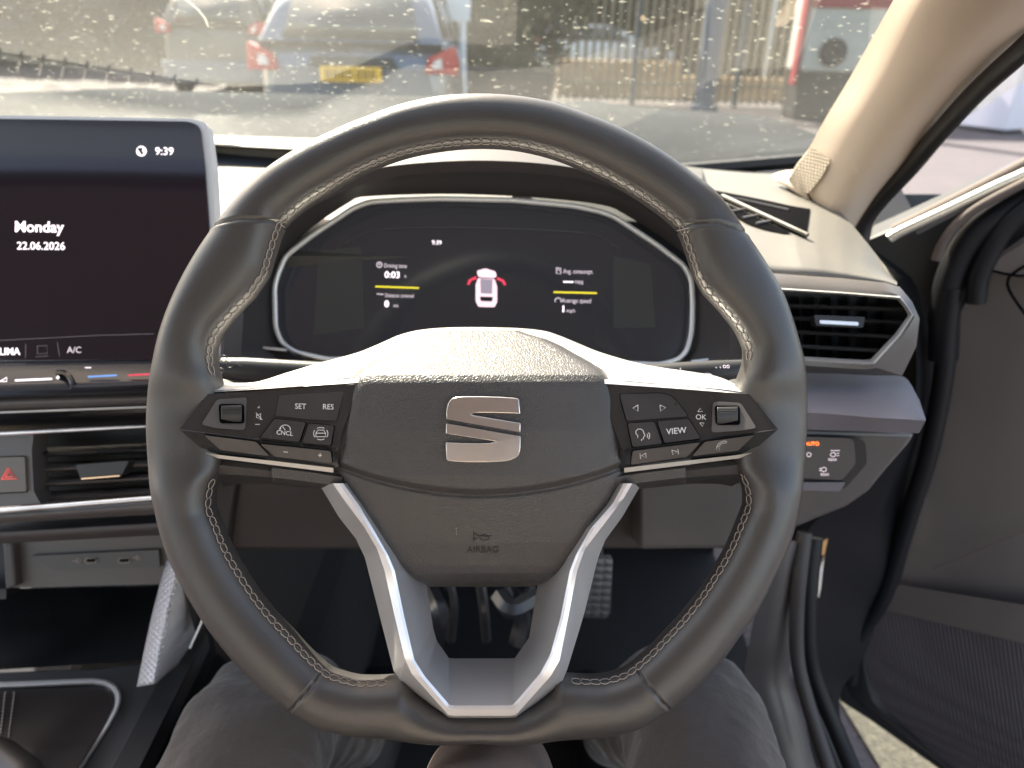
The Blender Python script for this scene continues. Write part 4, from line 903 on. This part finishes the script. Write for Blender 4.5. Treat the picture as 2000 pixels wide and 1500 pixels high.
build('side_wall', [PZ(404, 1225, ZC-.03), PZ(268, 1500, ZC-.03), PZ(120, 1800, ZC-.03), PZ(120, 1800, ZC-.03)-Vector((0, 0, .4)), PZ(404, 1225, ZC-.03)-Vector((0, 0, .4))], [(0, 1, 2, 3, 4)], M['black'], CO, smooth=False, solid=.01)
fo = [(-300,1340),(0,1332),(150,1326),(195,1326),(222,1334),(236,1352),(234,1378),(214,1418),(150,1520),(60,1680)]
fi = [(-300,1352),(0,1345),(150,1338),(190,1338),(212,1345),(223,1359),(221,1380),(203,1414),(138,1520),(45,1680)]
fa, fb_ = spl(fo, 120), spl(fi, 120)
loft('gaiter_frame', [[PZ(x, y, ZC+.0015) for x, y in fa], [PZ(*((fa[i]*.7+fb_[i]*.3)), ZC+.007) for i in range(120)], [PZ(*((fa[i]*.3+fb_[i]*.7)), ZC+.007) for i in range(120)], [PZ(x, y, ZC+.001) for x, y in fb_], [PZ(x, y, ZC-.02) for x, y in fb_]], mat('frame_silver', (.88, .87, .86), .28, metal=.35), CO)
# folded leather gaiter
V = []; NG = 60
for i in range(NG+1):
    for j in range(NG+1):
        u, v = i/NG, j/NG; x = -260+u*470-(v*95 if u > .6 else v*95*u/.6); y = 1345+v*260
        # keep inside frame
        xr = np.interp(y, [1340, 1380, 1414, 1520, 1620], [214, 222, 204, 140, 80]); x = -260+u*(xr+260)
        s_ = (x-20)/220; h = .030*math.exp(-(s_*1.3)**2)*min(1, v*2.2)
        z = ZC+.004+h*.6+.0035*math.sin(7*u*2+5*v+1.2*math.sin(4*v))*min(1, 4*(1-u))*min(1, v*5)
        V.append(PZ(x, y, z))
F = [(i*(NG+1)+j, (i+1)*(NG+1)+j, (i+1)*(NG+1)+j+1, i*(NG+1)+j+1) for i in range(NG) for j in range(NG)]
ga = build('gear_gaiter', V, F, M['gaiter'], CO)
def gz(x, y):
    u = (x+260)/(np.interp(y, [1340, 1380, 1414, 1520, 1620], [214, 222, 204, 140, 80])+260); v = (y-1345)/260; s_ = (x-20)/220; h = .030*math.exp(-(s_*1.3)**2)*min(1, v*2.2)
    return ZC+.004+h*.6+.0035*math.sin(7*u*2+5*v+1.2*math.sin(4*v))*min(1, 4*(1-u))*min(1, v*5)
dsh = []
for xa, xb in ((10, -2), (28, 14)):
    for y in np.arange(1352, 1462, 7.0):
        x = xa+(xb-xa)*(y-1352)/110; x2 = xa+(xb-xa)*(y+4.2-1352)/110
        dsh.append([PZ(x, y, gz(x, y)+.0012), PZ(x2, y+4.2, gz(x2, y+4.2)+.0012)])
tubes('gaiter_stitching', dsh, .0006, M['thread'], ga)
tube('gaiter_fold', [PZ(*p, ZC+.02) for p in ((-60,1455),(0,1478),(45,1512),(70,1570))], .014, M['gaiter'], CO, seg=16)
# silver wing beside the storage nook
wg = [[(332,1080,.700),(300,1200,.690),(270,1341,.680)], [(348,1100,.688),(322,1215,.678),(299,1336,.668)], [(352,1102,.690),(326,1217,.680),(303,1334,.670)], [(380,1130,.72),(374,1195,.73),(346,1296,.74)], [(404,1150,.75),(396,1200,.76),(368,1276,.77)]]
wv = loft('console_wing', [[P(*p) for p in spl(r, 30)] for r in wg], M['hex_silver'], CO, solid=.003)
tubes('wing_edge', [[P(*p) for p in spl([(420,1105,.70),(403,1190,.70),(371,1266,.70)], 12)]], .0012, M['satin'], CO)

# ================================================================ FOOTWELL, PEDALS, FLOOR
FL = thing('footwell', (0, .9, .22), 'black carpeted footwell below the dashboard', 'footwell', kind='structure')
boxes('floor_carpet', [(-1.0, .43, .0, 1.25, .20, .23)], M['carpet'], FL)
boxes('bulkhead', [(-1.0, .43, 1.25, 1.28, .23, .95)], M['carpet'], FL)
boxes('tunnel', [(-.50, -.22, .30, 1.25, .23, .55)], M['carpet'], FL, bevel=.03)
bk_ = []
tubes('cable', [[P(*p) for p in spl(q, 16)] for q in ([(870,1120,.85),(885,1180,.84),(880,1250,.86)], [(935,1120,.88),(945,1190,.86),(950,1250,.88)], [(985,1150,.8),(1010,1180,.8),(1040,1150,.82)])], .006, mat('cable_grey', (.05, .05, .055), .4), FL)
tubes('cable', [[P(*p) for p in spl(q, 16)] for q in ([(840,1150,.85),(860,1200,.80),(850,1260,.84)], [(1000,1160,.80),(1020,1205,.82),(1010,1260,.82)], [(975,1165,.78),(1000,1190,.76),(1050,1165,.78)])], .010, mat('cable_dark', (.035, .035, .04), .35), FL)
pd = thing('brake_pedal', tuple(P(1168, 1180, .84)), 'grey ribbed metal pedal hanging to the right of the silver lower spoke', 'pedal')
plate('pedal_pad', [(1140,1090),(1197,1088),(1192,1196),(1186,1208),(1136,1206)], lambda x, y: .84+.0003*(y-1100), .012, mat('pedal_metal', (.20, .20, .21), .45, metal=.5, bump=('dots', 95, 1, .004)), pd, r=8)
tube('pedal_arm', [P(1165, 1110, .86), P(1160, 1060, .98), P(1150, 1000, 1.08)], .010, M['black'], pd)

# ================================================================ DRIVER
def skin(name, pts, edges, m, parent, root=0, sub=2):
    me = bpy.data.meshes.new(name); r = rloc(parent) if parent else Vector((0, 0, 0))
    me.from_pydata([tuple(Vector(p[0])-r) for p in pts], edges, []); me.update()
    o = bpy.data.objects.new(name, me); COL.objects.link(o); o.parent = parent
    bm = bmesh.new(); bm.from_mesh(me); sk = bm.verts.layers.skin.verify(); bm.verts.ensure_lookup_table()
    for i, p in enumerate(pts): bm.verts[i][sk].radius = (p[1], p[2] if len(p) > 2 else p[1]); bm.verts[i][sk].use_root = (i == root)
    bm.to_mesh(me); bm.free()
    o.modifiers.new('skin', 'SKIN').use_smooth_shade = True
    s = o.modifiers.new('s', 'SUBSURF'); s.levels = sub; s.render_levels = sub
    me.materials.append(m); return o
pcx = P(932, 1400, .55).x
pts = [((pcx, -.26, .52), .16, .13), ((pcx, -.32, .72), .15, .12)]
ed = [(0, 1)]
def leg(sx, kx, ky, kz):
    b = len(pts)
    pts.extend([((pcx+sx*.10, -.18, .52), .100), ((pcx+sx*.10+(kx-pcx-sx*.10)*.5, .10, .60), .092), ((kx, ky-.08, kz+.0), .076), ((kx, ky+.02, kz-.01), .066), ((kx-sx*.005, ky+.10, kz-.13), .058), ((kx-sx*.02, ky+.22, .36), .050)])
    ed.extend([(0, b)]+[(b+i, b+i+1) for i in range(5)])
kl = P(490, 1400, .62); kr = P(1372, 1395, .62)
leg(-1, kl.x, kl.y+.03, kl.z-.03); leg(1, kr.x, kr.y+.03, kr.z-.03)
PE = skin('person', pts, ed, M['trousers'], None, sub=4)
for sz, st_ in ((.085, .026), (.032, .005)):
    tx = bpy.data.textures.new('cloth_fold', 'CLOUDS'); tx.noise_scale = sz; tx.noise_depth = 2
    dm_ = PE.modifiers.new('fold', 'DISPLACE'); dm_.texture = tx; dm_.strength = st_; dm_.mid_level = .5; dm_.texture_coords = 'LOCAL'
tag(PE, 'seated driver\'s legs in plain brown grey trousers, knees either side below the steering wheel', 'person')
tp = [((pcx, -.27, .58), .15, .115), ((pcx, -.29, .76), .145, .11), ((pcx, -.28, .94), .155, .11), ((pcx, -.27, 1.05), .12, .09), ((pcx, -.25, 1.16), .055),
      ((pcx-.17, -.27, 1.05), .065), ((pcx-.24, -.24, .86), .052), ((pcx-.22, -.10, .76), .045), ((pcx+.17, -.27, 1.05), .065), ((pcx+.24, -.24, .86), .052), ((pcx+.22, -.10, .76), .045)]
shirt = skin('shirt', tp, [(0, 1), (1, 2), (2, 3), (3, 4), (3, 5), (5, 6), (6, 7), (3, 8), (8, 9), (9, 10)], mat('shirt_cloth', (.56, .48, .42), .85, bump=('weave', 900, .4), var=(8, .08)), PE, root=2)
shoe = M['black']
for sx, k in ((-1, kl), (1, kr)):
    x = k.x-sx*.02; y = k.y+.25
    sh_ = loft('shoe', [[(x+w*math.cos(a), y+yy, .235+h*(1+math.sin(a))) for a in np.linspace(0, 2*math.pi, 20, endpoint=False)] for yy, w, h in ((-.07, .025, .03), (-.05, .04, .05), (.02, .045, .05), (.10, .05, .035), (.18, .04, .025), (.20, .02, .015))], shoe, PE, closed=True)
# folds of cloth between the legs (seat front edge covered by the trousers)
hc = P(955, 1575, .42); rows = []
for k in range(1, 24):
    th = math.pi*k/24; ring_ = []
    for q in range(48):
        ph = 2*math.pi*q/48; rr = 1+.10*math.sin(3*ph+2.2*th)+.06*math.sin(7*ph-4*th)
        ring_.append(hc+Vector((.040*math.cos(th)*-1.0, .050*math.sin(th)*math.cos(ph)*rr, .036*math.sin(th)*math.sin(ph)*rr)))
    rows.append(ring_)
loft('jacket_hem', rows, mat('hem', (.10, .075, .068), .85, bump=('weave', 1100, .4)), PE, closed=True, sub=1)
seat = thing('driver_seat', (0, -.2, .3), 'dark driver seat cushion under the driver\'s legs', 'seat')
boxes('cushion', [(-.30, .26, -.48, .22, .33, .47)], mat('seat_cloth', (.02, .02, .024), .85, bump=('weave', 700, .5)), seat, bevel=.05, smooth=True)
boxes('backrest', [(-.28, .24, -.62, -.48, .45, 1.02)], mat('seat_cloth', (.02, .02, .02), .85), seat, bevel=.05, smooth=True)

# ================================================================ CAR SHELL: pillar, roof, windscreen, bonnet, door opening, door
CB = thing('car_body', (.45, .6, .30), 'body of the driver\'s car with dark bonnet, cream windscreen pillar and black door opening', 'car')
# windscreen plane, through the base line, leaning back
WB = PZ(935, 284, 1.058); WN = Vector((0, -math.sin(math.radians(27)), -math.cos(math.radians(27))))*-1
wq = lambda x, y: PP(x, y, WB, WN)
wpt = [wq(-900, 262), wq(420, 262), wq(935, 282), wq(1300, 318), wq(1500, 340), wq(1560, 346)]
def on_glass(X, Y): return Vector((X, Y, WB.z-(Y-WB.y)*math.tan(math.radians(27))))
# the sheet is a grid in world axes, gently bowed
YT = .19
def glass_pt(X, t):
    yb = WB.y+.10-.34*max(0, X)**1.2-.008*X*X; y = yb+(YT-yb)*t
    return Vector((X, y, WB.z-.008-(y-WB.y)*math.tan(math.radians(27))-.006*X*X))
Xs = np.linspace(-1.15, .52, 60); Ts = np.linspace(0, 1, 30)
V = [glass_pt(x, t) for t in Ts for x in Xs]; F = [(i*60+j, i*60+j+1, (i+1)*60+j+1, (i+1)*60+j) for i in range(29) for j in range(59)]
WS = build('windscreen_pane', V, F, GL, CB, smooth=True)
# drops and dust spots on the outside of the glass
random.seed(3); V = []; F = []
dm = bpy.data.materials.new('drop'); dm.use_nodes = True; tt_ = dm.node_tree; bb = tt_.nodes['Principled BSDF']
bb.inputs['Base Color'].default_value = (.9, .9, .82, 1); bb.inputs['Roughness'].default_value = .9; bb.inputs['Specular IOR Level'].default_value = .1; bb.inputs['Alpha'].default_value = .55; bb.inputs['Subsurface Weight'].default_value = 0
tl_ = tt_.nodes.new('ShaderNodeBsdfTranslucent'); tl_.inputs[0].default_value = (.75, .74, .64, 1); ms_ = tt_.nodes.new('ShaderNodeMixShader'); ms_.inputs[0].default_value = .55
tt_.links.new(bb.outputs[0], ms_.inputs[1]); tt_.links.new(tl_.outputs[0], ms_.inputs[2])
tr_ = tt_.nodes.new('ShaderNodeBsdfTransparent'); m2_ = tt_.nodes.new('ShaderNodeMixShader'); m2_.inputs[0].default_value = .20
tt_.links.new(tr_.outputs[0], m2_.inputs[1]); tt_.links.new(ms_.outputs[0], m2_.inputs[2]); tt_.links.new(m2_.outputs[0], tt_.nodes['Material Output'].inputs[0])
gn = (glass_pt(0, .5)-glass_pt(.1, .5)).cross(glass_pt(0, .4)-glass_pt(0, .5)).normalized()
if gn.z < 0: gn = -gn
e1 = Vector((1, 0, 0)); e2 = gn.cross(e1).normalized()
def drop(c, r, el=1.0, flat=.35):
    b = len(V); n = 7; ph = random.uniform(0, 6)
    for k, (rr, hh) in enumerate(((1, 0), (.7, .75))):
        for i in range(n):
            a = 2*math.pi*i/n; j = 1+.2*math.sin(3*a+ph)
            V.append(c+e1*math.cos(a)*r*rr*j*el+e2*math.sin(a)*r*rr*j+gn*r*flat*hh)
    V.append(c+gn*r*flat)
    for i in range(n): F.append((b+i, b+(i+1) % n, b+n+(i+1) % n, b+n+i)); F.append((b+n+i, b+n+(i+1) % n, b+2*n))
for _ in range(9500):
    X = random.uniform(-.75, .40); t = random.random()**.8
    dens = np.interp(X, [-.75, -.2, .4], [1, .85, .6])
    if random.random() > dens: continue
    r = .0005+.0012*random.random()**2.2
    if random.random() < .03: r *= 1.7
    drop(glass_pt(X, t)+gn*.0006, r, random.uniform(1.1, 2.3))
dr = build('water_spots', V, F, dm, CB); dr['kind'] = 'stuff'; tag(dr, 'dried water spots and small drops scattered over the windscreen')
trk = []
for X0, t0, ln in ((-.30, .40, .16), (-.24, .52, .14)):
    trk = [[glass_pt(X0+.006*math.sin(9*k/12), t0+ln*(1-k/12))+gn*.0006 for k in range(13)]]
    tubes('water_streak', trk, .0010, dm, CB)
# rubber strip along the base
tubes('screen_seal', [[glass_pt(x, 0.0)+Vector((0, .0, -.004)) for x in np.linspace(-1.15, .42, 40)]], .010, M['black'], CB)
# bonnet
rows = []
for y_, z_ in ((1.10, 1.02), (1.25, 1.045), (1.45, 1.058), (1.65, 1.062), (1.85, 1.052), (2.05, 1.02), (2.2, .95), (2.3, .82), (2.32, .6)):
    rows.append([Vector((x, y_+.10-.07*abs(x+.40)**2, z_-.02*abs(x+.38)**3+.008*math.exp(-((abs(x+.38)-.55)/.05)**2))) for x in np.linspace(-1.20, .56, 44)])
loft('bonnet', rows, M['bonnet'], CB)
rows = [[Vector((x, y_-.30*max(0, x)**1.3, z_)) for x in np.linspace(-1.2, .5, 40)] for y_, z_ in ((1.0, .98), (1.12, 1.035), (1.20, 1.0))]
loft('scuttle_panel', rows, M['black'], CB)
# windscreen pillar trim
pl = [(1915,-300),(1768,-40),(1745,0),(1700,80),(1655,160),(1610,235),(1580,290),(1556,330),(1545,352),(1568,400)]
pm1 = [(2000,-300),(1853,-40),(1830,0),(1785,80),(1735,160),(1685,240),(1650,300),(1625,345),(1605,385),(1600,425)]
pm2 = [(2222,-300),(1995,-40),(1960,0),(1890,80),(1822,160),(1765,240),(1720,300),(1685,345),(1655,400),(1620,460)]
pr_ = [(2382,-300),(2116,-40),(2075,0),(1995,78),(1910,160),(1832,245),(1775,315),(1720,375),(1680,430),(1655,478)]
def pd_(y, o): return float(np.interp(y, [-300, -40, 480], [.29, .46, .80]))+o
rows = [[P(x, y, pd_(y, .070)) for x, y in spl(pl, 80)], [P(x, y, pd_(y, .010)) for x, y in spl(pm1, 80)], [P(x, y, pd_(y, -.018)) for x, y in spl(pm2, 80)], [P(x, y, pd_(y, .012)) for x, y in spl(pr_, 80)], [P(x+8, y+2, pd_(y, .06)) for x, y in spl(pr_, 80)]]
sp_ = []
def spp(rows_, k):
    out = []
    n = len(rows_[0])
    for j in range(n): out.append(spl([tuple(r[j]) for r in rows_], k))
    return [[out[j][i] for j in range(n)] for i in range(k)]
pil = loft('pillar_trim', spp(rows, 24), M['pillar'], CB)
tag(pil, 'cream windscreen pillar trim with a small perforated patch')
g = plate('pillar_speaker', [(1584,288),(1622,312),(1605,345),(1578,379),(1562,373),(1542,348),(1560,318)], lambda x, y: pd_(y, .0)+float(np.interp((x-(1556+(330-y)*.60))/75, [0, 1, 2], [.066, .006, -.02])), .006, M['grille_cream'], pil, r=5, bevel=.0012)
# foot of the pillar trim, sitting on the dash
rows = [[(1508,341,.83),(1530,334,.82),(1552,332,.80)], [(1510,350,.815),(1535,352,.79),(1560,352,.775)], [(1530,362,.81),(1555,378,.78),(1585,398,.765)], [(1545,366,.82),(1575,392,.80),(1602,420,.78)]]
loft('pillar_foot', [[P(*p) for p in spl(r, 16)] for r in rows], M['pillar'], CB, sub=1)
# dark seal along the pillar's outer edge and the black frame below it
def strip(name, path, wpx, d0, m, parent=None, th=.012, n=60, round_=True):
    parent = parent or CB
    q = spl([(p[0], p[1], d0 if len(p) < 3 else p[2]) for p in path], n); L = [P(*a) for a in q]
    return tubes(name, [L], wpx, m, parent, seg=12)
pr2 = [(x+9, y+6) for x, y in pr_]
strip('door_seal', [(2395,-290,.32),(2130,-28,.49),(2010,86,.53),(1915,172,.585),(1838,255,.64),(1780,325,.70),(1722,388,.75),(1692,430,.78),(1678,490,.80),(1672,540,.80)], .0085, .8, M['dark_plastic'])
# black door opening: jamb from the pillar foot down to the sill
jl = [(1650,470,.86),(1700,520,.84),(1760,560,.84),(1790,700,.85),(1770,850,.87),(1680,960,.88),(1600,1010,.90),(1560,1080,.92),(1545,1200,.94),(1560,1330,.97),(1590,1500,.97)]
jr = [(1780,440,.95),(1830,500,.92),(1850,560,.92),(1850,700,.93),(1830,850,.95),(1790,1000,.97),(1760,1130,.99),(1720,1200,1.02),(1680,1300,1.05),(1640,1360,1.06),(1655,1500,1.03)]
loft('door_jamb', [[P(*p) for p in spl(r, 50)] for r in (jl, [( (a[0]+b[0])/2, (a[1]+b[1])/2, (a[2]+b[2])/2+.02) for a, b in zip(jl, jr)], jr)], M['paint_black'], CB)
build('jamb_back', [P(1500, 380, 1.02), P(1900, 380, 1.06), P(1900, 1000, 1.14), P(1720, 1330, 1.20), P(1590, 1330, 1.16), P(1450, 1100, 1.1)], [(0, 1, 2, 3, 4, 5)], M['black'], CB, smooth=False, solid=.01)
# kick panel, brown, then bluish further down
kk = [[(1505,1090,.80),(1480,1180,.82),(1462,1260,.84),(1455,1330,.86),(1480,1420,.86),(1510,1520,.86)], [(1545,1050,.78),(1535,1150,.80),(1520,1240,.82),(1512,1320,.84),(1530,1400,.84),(1560,1520,.84)], [(1560,1060,.80),(1552,1160,.82),(1545,1250,.84),(1545,1330,.86),(1565,1400,.86),(1600,1520,.86)]]
loft('kick_panel', [[P(*p) for p in spl(r, 40)] for r in kk], M['grey_plastic'], CB, sub=1)
strip('sill_seal', [(1572,1040,.80),(1562,1120,.80),(1556,1200,.81),(1558,1290,.82),(1580,1380,.82),(1625,1520,.80)], .008, .8, mat('seal_dark', (.04, .035, .035), .6))
strip('sill_seal', [(1590,1050,.84),(1580,1150,.84),(1578,1250,.85),(1590,1320,.86),(1630,1420,.86),(1680,1540,.84)], .010, .8, M['paint_black'])
# orange-brown hinge strip and pale end
plate('door_hinge', [(1606,1003),(1628,1000),(1612,1080),(1592,1135),(1584,1125)], .93, .006, M['bronze'], CB, bevel=.001)
plate('hinge_tip', [(1600,1110),(1611,1085),(1604,1150),(1600,1168),(1587,1166),(1590,1145)], .925, .006, mat('tip_pale', (.5, .42, .38), .4, metal=.4), CB, bevel=.001)
plate('connector', [(1566,1040),(1585,1036),(1580,1070),(1562,1080)], .92, .01, M['dark_plastic'], CB, r=3)
# silver sill edge
strip('sill_edge', [(1584,1345,.97),(1612,1420,.95),(1650,1510,.93),(1690,1600,.91)], .0018, .9, M['satin'])
rows = [[(1560,1330,.96),(1600,1420,.94),(1640,1510,.92),(1680,1600,.90)], [(1583,1342,.97),(1611,1420,.95),(1648,1510,.93),(1688,1600,.91)]]
loft('sill', [[P(*p) for p in spl(r, 20)] for r in rows], M['paint_black'], CB)
# roof lining
V = []; ny = 14
for y in np.linspace(.22, -1.5, ny):
    for x in np.linspace(-1.12, .36, 16): V.append(Vector((x, y, 1.430-.10*((y+.3)/1.2)**2*(1 if y > -.3 else .3)-.05*((x+.38)/.74)**4)))
F = [(i*16+j, i*16+j+1, (i+1)*16+j+1, (i+1)*16+j) for i in range(ny-1) for j in range(15)]
build('roof_lining', V, F, M['headliner'], CB)
build('roof_panel', [v+Vector((0, 0, .03)) for v in V], F, M['paint_black'], CB)
rear = thing('rear_bench', (-.38, -1.5, .3), 'dark rear seat bench across the back of the cabin', 'seat')
boxes('bench_backrest', [(-1.05, .32, -1.62, -1.48, .45, 1.02)], mat('seat_cloth', (.02, .02, .024)), rear, bevel=.05, smooth=True)
boxes('bench_cushion', [(-1.05, .32, -1.48, -1.0, .30, .46)], mat('seat_cloth', (.02, .02, .024)), rear, bevel=.05, smooth=True)
boxes('rear_bulkhead', [(-1.12, .38, -1.75, -1.64, .2, 1.10)], M['dark_plastic'], CB)
# ---- open door
HN = Vector((.47, .80, 0)); DN = Vector((.34, .94, 0)).normalized()
dp = lambda x, y, o=0.0: PP(x, y, HN+DN*o, DN)
DO = thing('open_door', tuple(dp(1900, 1450)), 'open driver\'s door with a dark trim panel and perforated speaker grille', 'car door')
def dplate(name, pts, off, th, m, parent=DO, r=0, bevel=.003):
    pts = rounded(pts, r) if r else pts; n = len(pts); V = [dp(x, y, off) for x, y in pts]; V += [v+DN*th for v in V]
    return build(name, V, [tuple(range(n)), tuple(range(2*n-1, n-1, -1))]+[(i, (i+1) % n, n+(i+1) % n, n+i) for i in range(n)], m, parent, bevel=bevel)
def fill_rows(name, L, R, offs, m, parent=DO, n=40, k=10):
    """surface between two pixel edges; offs = door-normal offset from left to right"""
    a, b = spl(L, n), spl(R, n); rows = []
    for t in np.linspace(0, 1, k):
        o = float(np.interp(t, np.linspace(0, 1, len(offs)), offs)); rows.append([dp(*(a[i]*(1-t)+b[i]*t), o) for i in range(n)])
    return loft(name, rows, m, parent)
dplate('door_shell', [(1690,470),(1760,440),(2000,330),(2500,200),(2900,1800),(2300,1800),(1840,1508),(1700,1408),(1640,1370),(1650,1250),(1700,1000),(1740,700)], .05, .06, M['black'])
fill_rows('door_card', [(2080,395),(2000,462),(1948,500),(1905,555),(1870,630),(1848,740),(1808,900),(1772,1020),(1734,1140)], [(2700,300),(2650,440),(2600,520),(2600,560),(2600,640),(2600,740),(2600,900),(2600,1020),(2600,1290)], (.045, .012, .0, .0, .0), M['door_card'], k=14)
fill_rows('armrest_edge', [(1734,1138),(1728,1160),(1722,1190)], [(2600,1280),(2600,1310),(2600,1400)], (.03, -.03, -.035, -.035), M['door_card'], n=14, k=12)
fill_rows('speaker_grille', [(1722,1188),(1700,1240),(1690,1290),(1700,1330),(1735,1390),(1800,1450),(1870,1530)], [(2600,1400),(2600,1450),(2600,1500),(2600,1550),(2600,1600),(2600,1650),(2600,1800)], (.035, .002, .0, .0), M['door_mesh'], n=30, k=14)
fill_rows('door_pocket', [(1760,1130),(1700,1180),(1662,1250),(1648,1310),(1652,1350),(1720,1405),(1850,1500)], [(1725,1185),(1706,1240),(1694,1290),(1704,1335),(1738,1394),(1805,1455),(1890,1530)], (.06, .03, .02, .034), M['dark_plastic'], n=30, k=8)
fill_rows('upper_trim', [(2100,400),(2000,474),(1958,500),(1926,524)], [(2600,470),(2400,500),(2300,540),(2200,590)], (-.002, -.006), M['seal'], n=20, k=4)
tubes('panel_seam', [[dp(x, y, -.004) for x, y in spl([(1926,526),(1970,536),(2010,536),(2060,500)], 20)], [dp(x, y, -.004) for x, y in spl([(2040,500),(1985,530),(1967,552),(1985,590),(2040,660)], 20)]], .0015, M['gap'], DO)
tubes('panel_crease', [[dp(x, y, -.001) for x, y in lin([(1822,1112),(2000,1038),(2300,915)], 12)]], .0012, M['seal'], DO)
# weather strips of the window frame
def dtube(name, path, r, m, off, n=40): return tubes(name, [[dp(x, y, off) for x, y in spl(path, n)]], r, m, DO, seg=12)
dtube('window_strip', [(1745,452),(1800,425),(1900,375),(2010,318),(2200,220)], .0075, M['seal'], .02)
dtube('chrome_strip', [(1737,466),(1760,452),(1850,410),(1950,362),(2010,335),(2200,242)], .0062, mat('chrome_cream', (.80, .77, .68), .25, metal=.8), .005)
dtube('inner_strip', [(1790,455),(1850,425),(1900,402),(1960,375)], .0024, M['grey_plastic'], .004)
dtube('loop_seal', [(1828,508),(1840,478),(1862,445),(1895,415),(1940,388),(2010,352),(2200,250)], .0050, M['seal'], -.004)
dtube('frame_edge', [(1905,590),(1912,540),(1940,480),(1975,430),(2030,388)], .011, M['paint_black'], .0)
dtube('frame_edge', [(1842,700),(1846,600),(1862,530),(1895,470),(1940,430),(2030,378)], .016, M['paint_black'], .012)
dtube('door_rubber', [(1860,560),(1850,640),(1842,740),(1815,880),(1778,1000),(1738,1130),(1712,1190),(1672,1250),(1660,1330)], .011, M['paint_black'], .005)
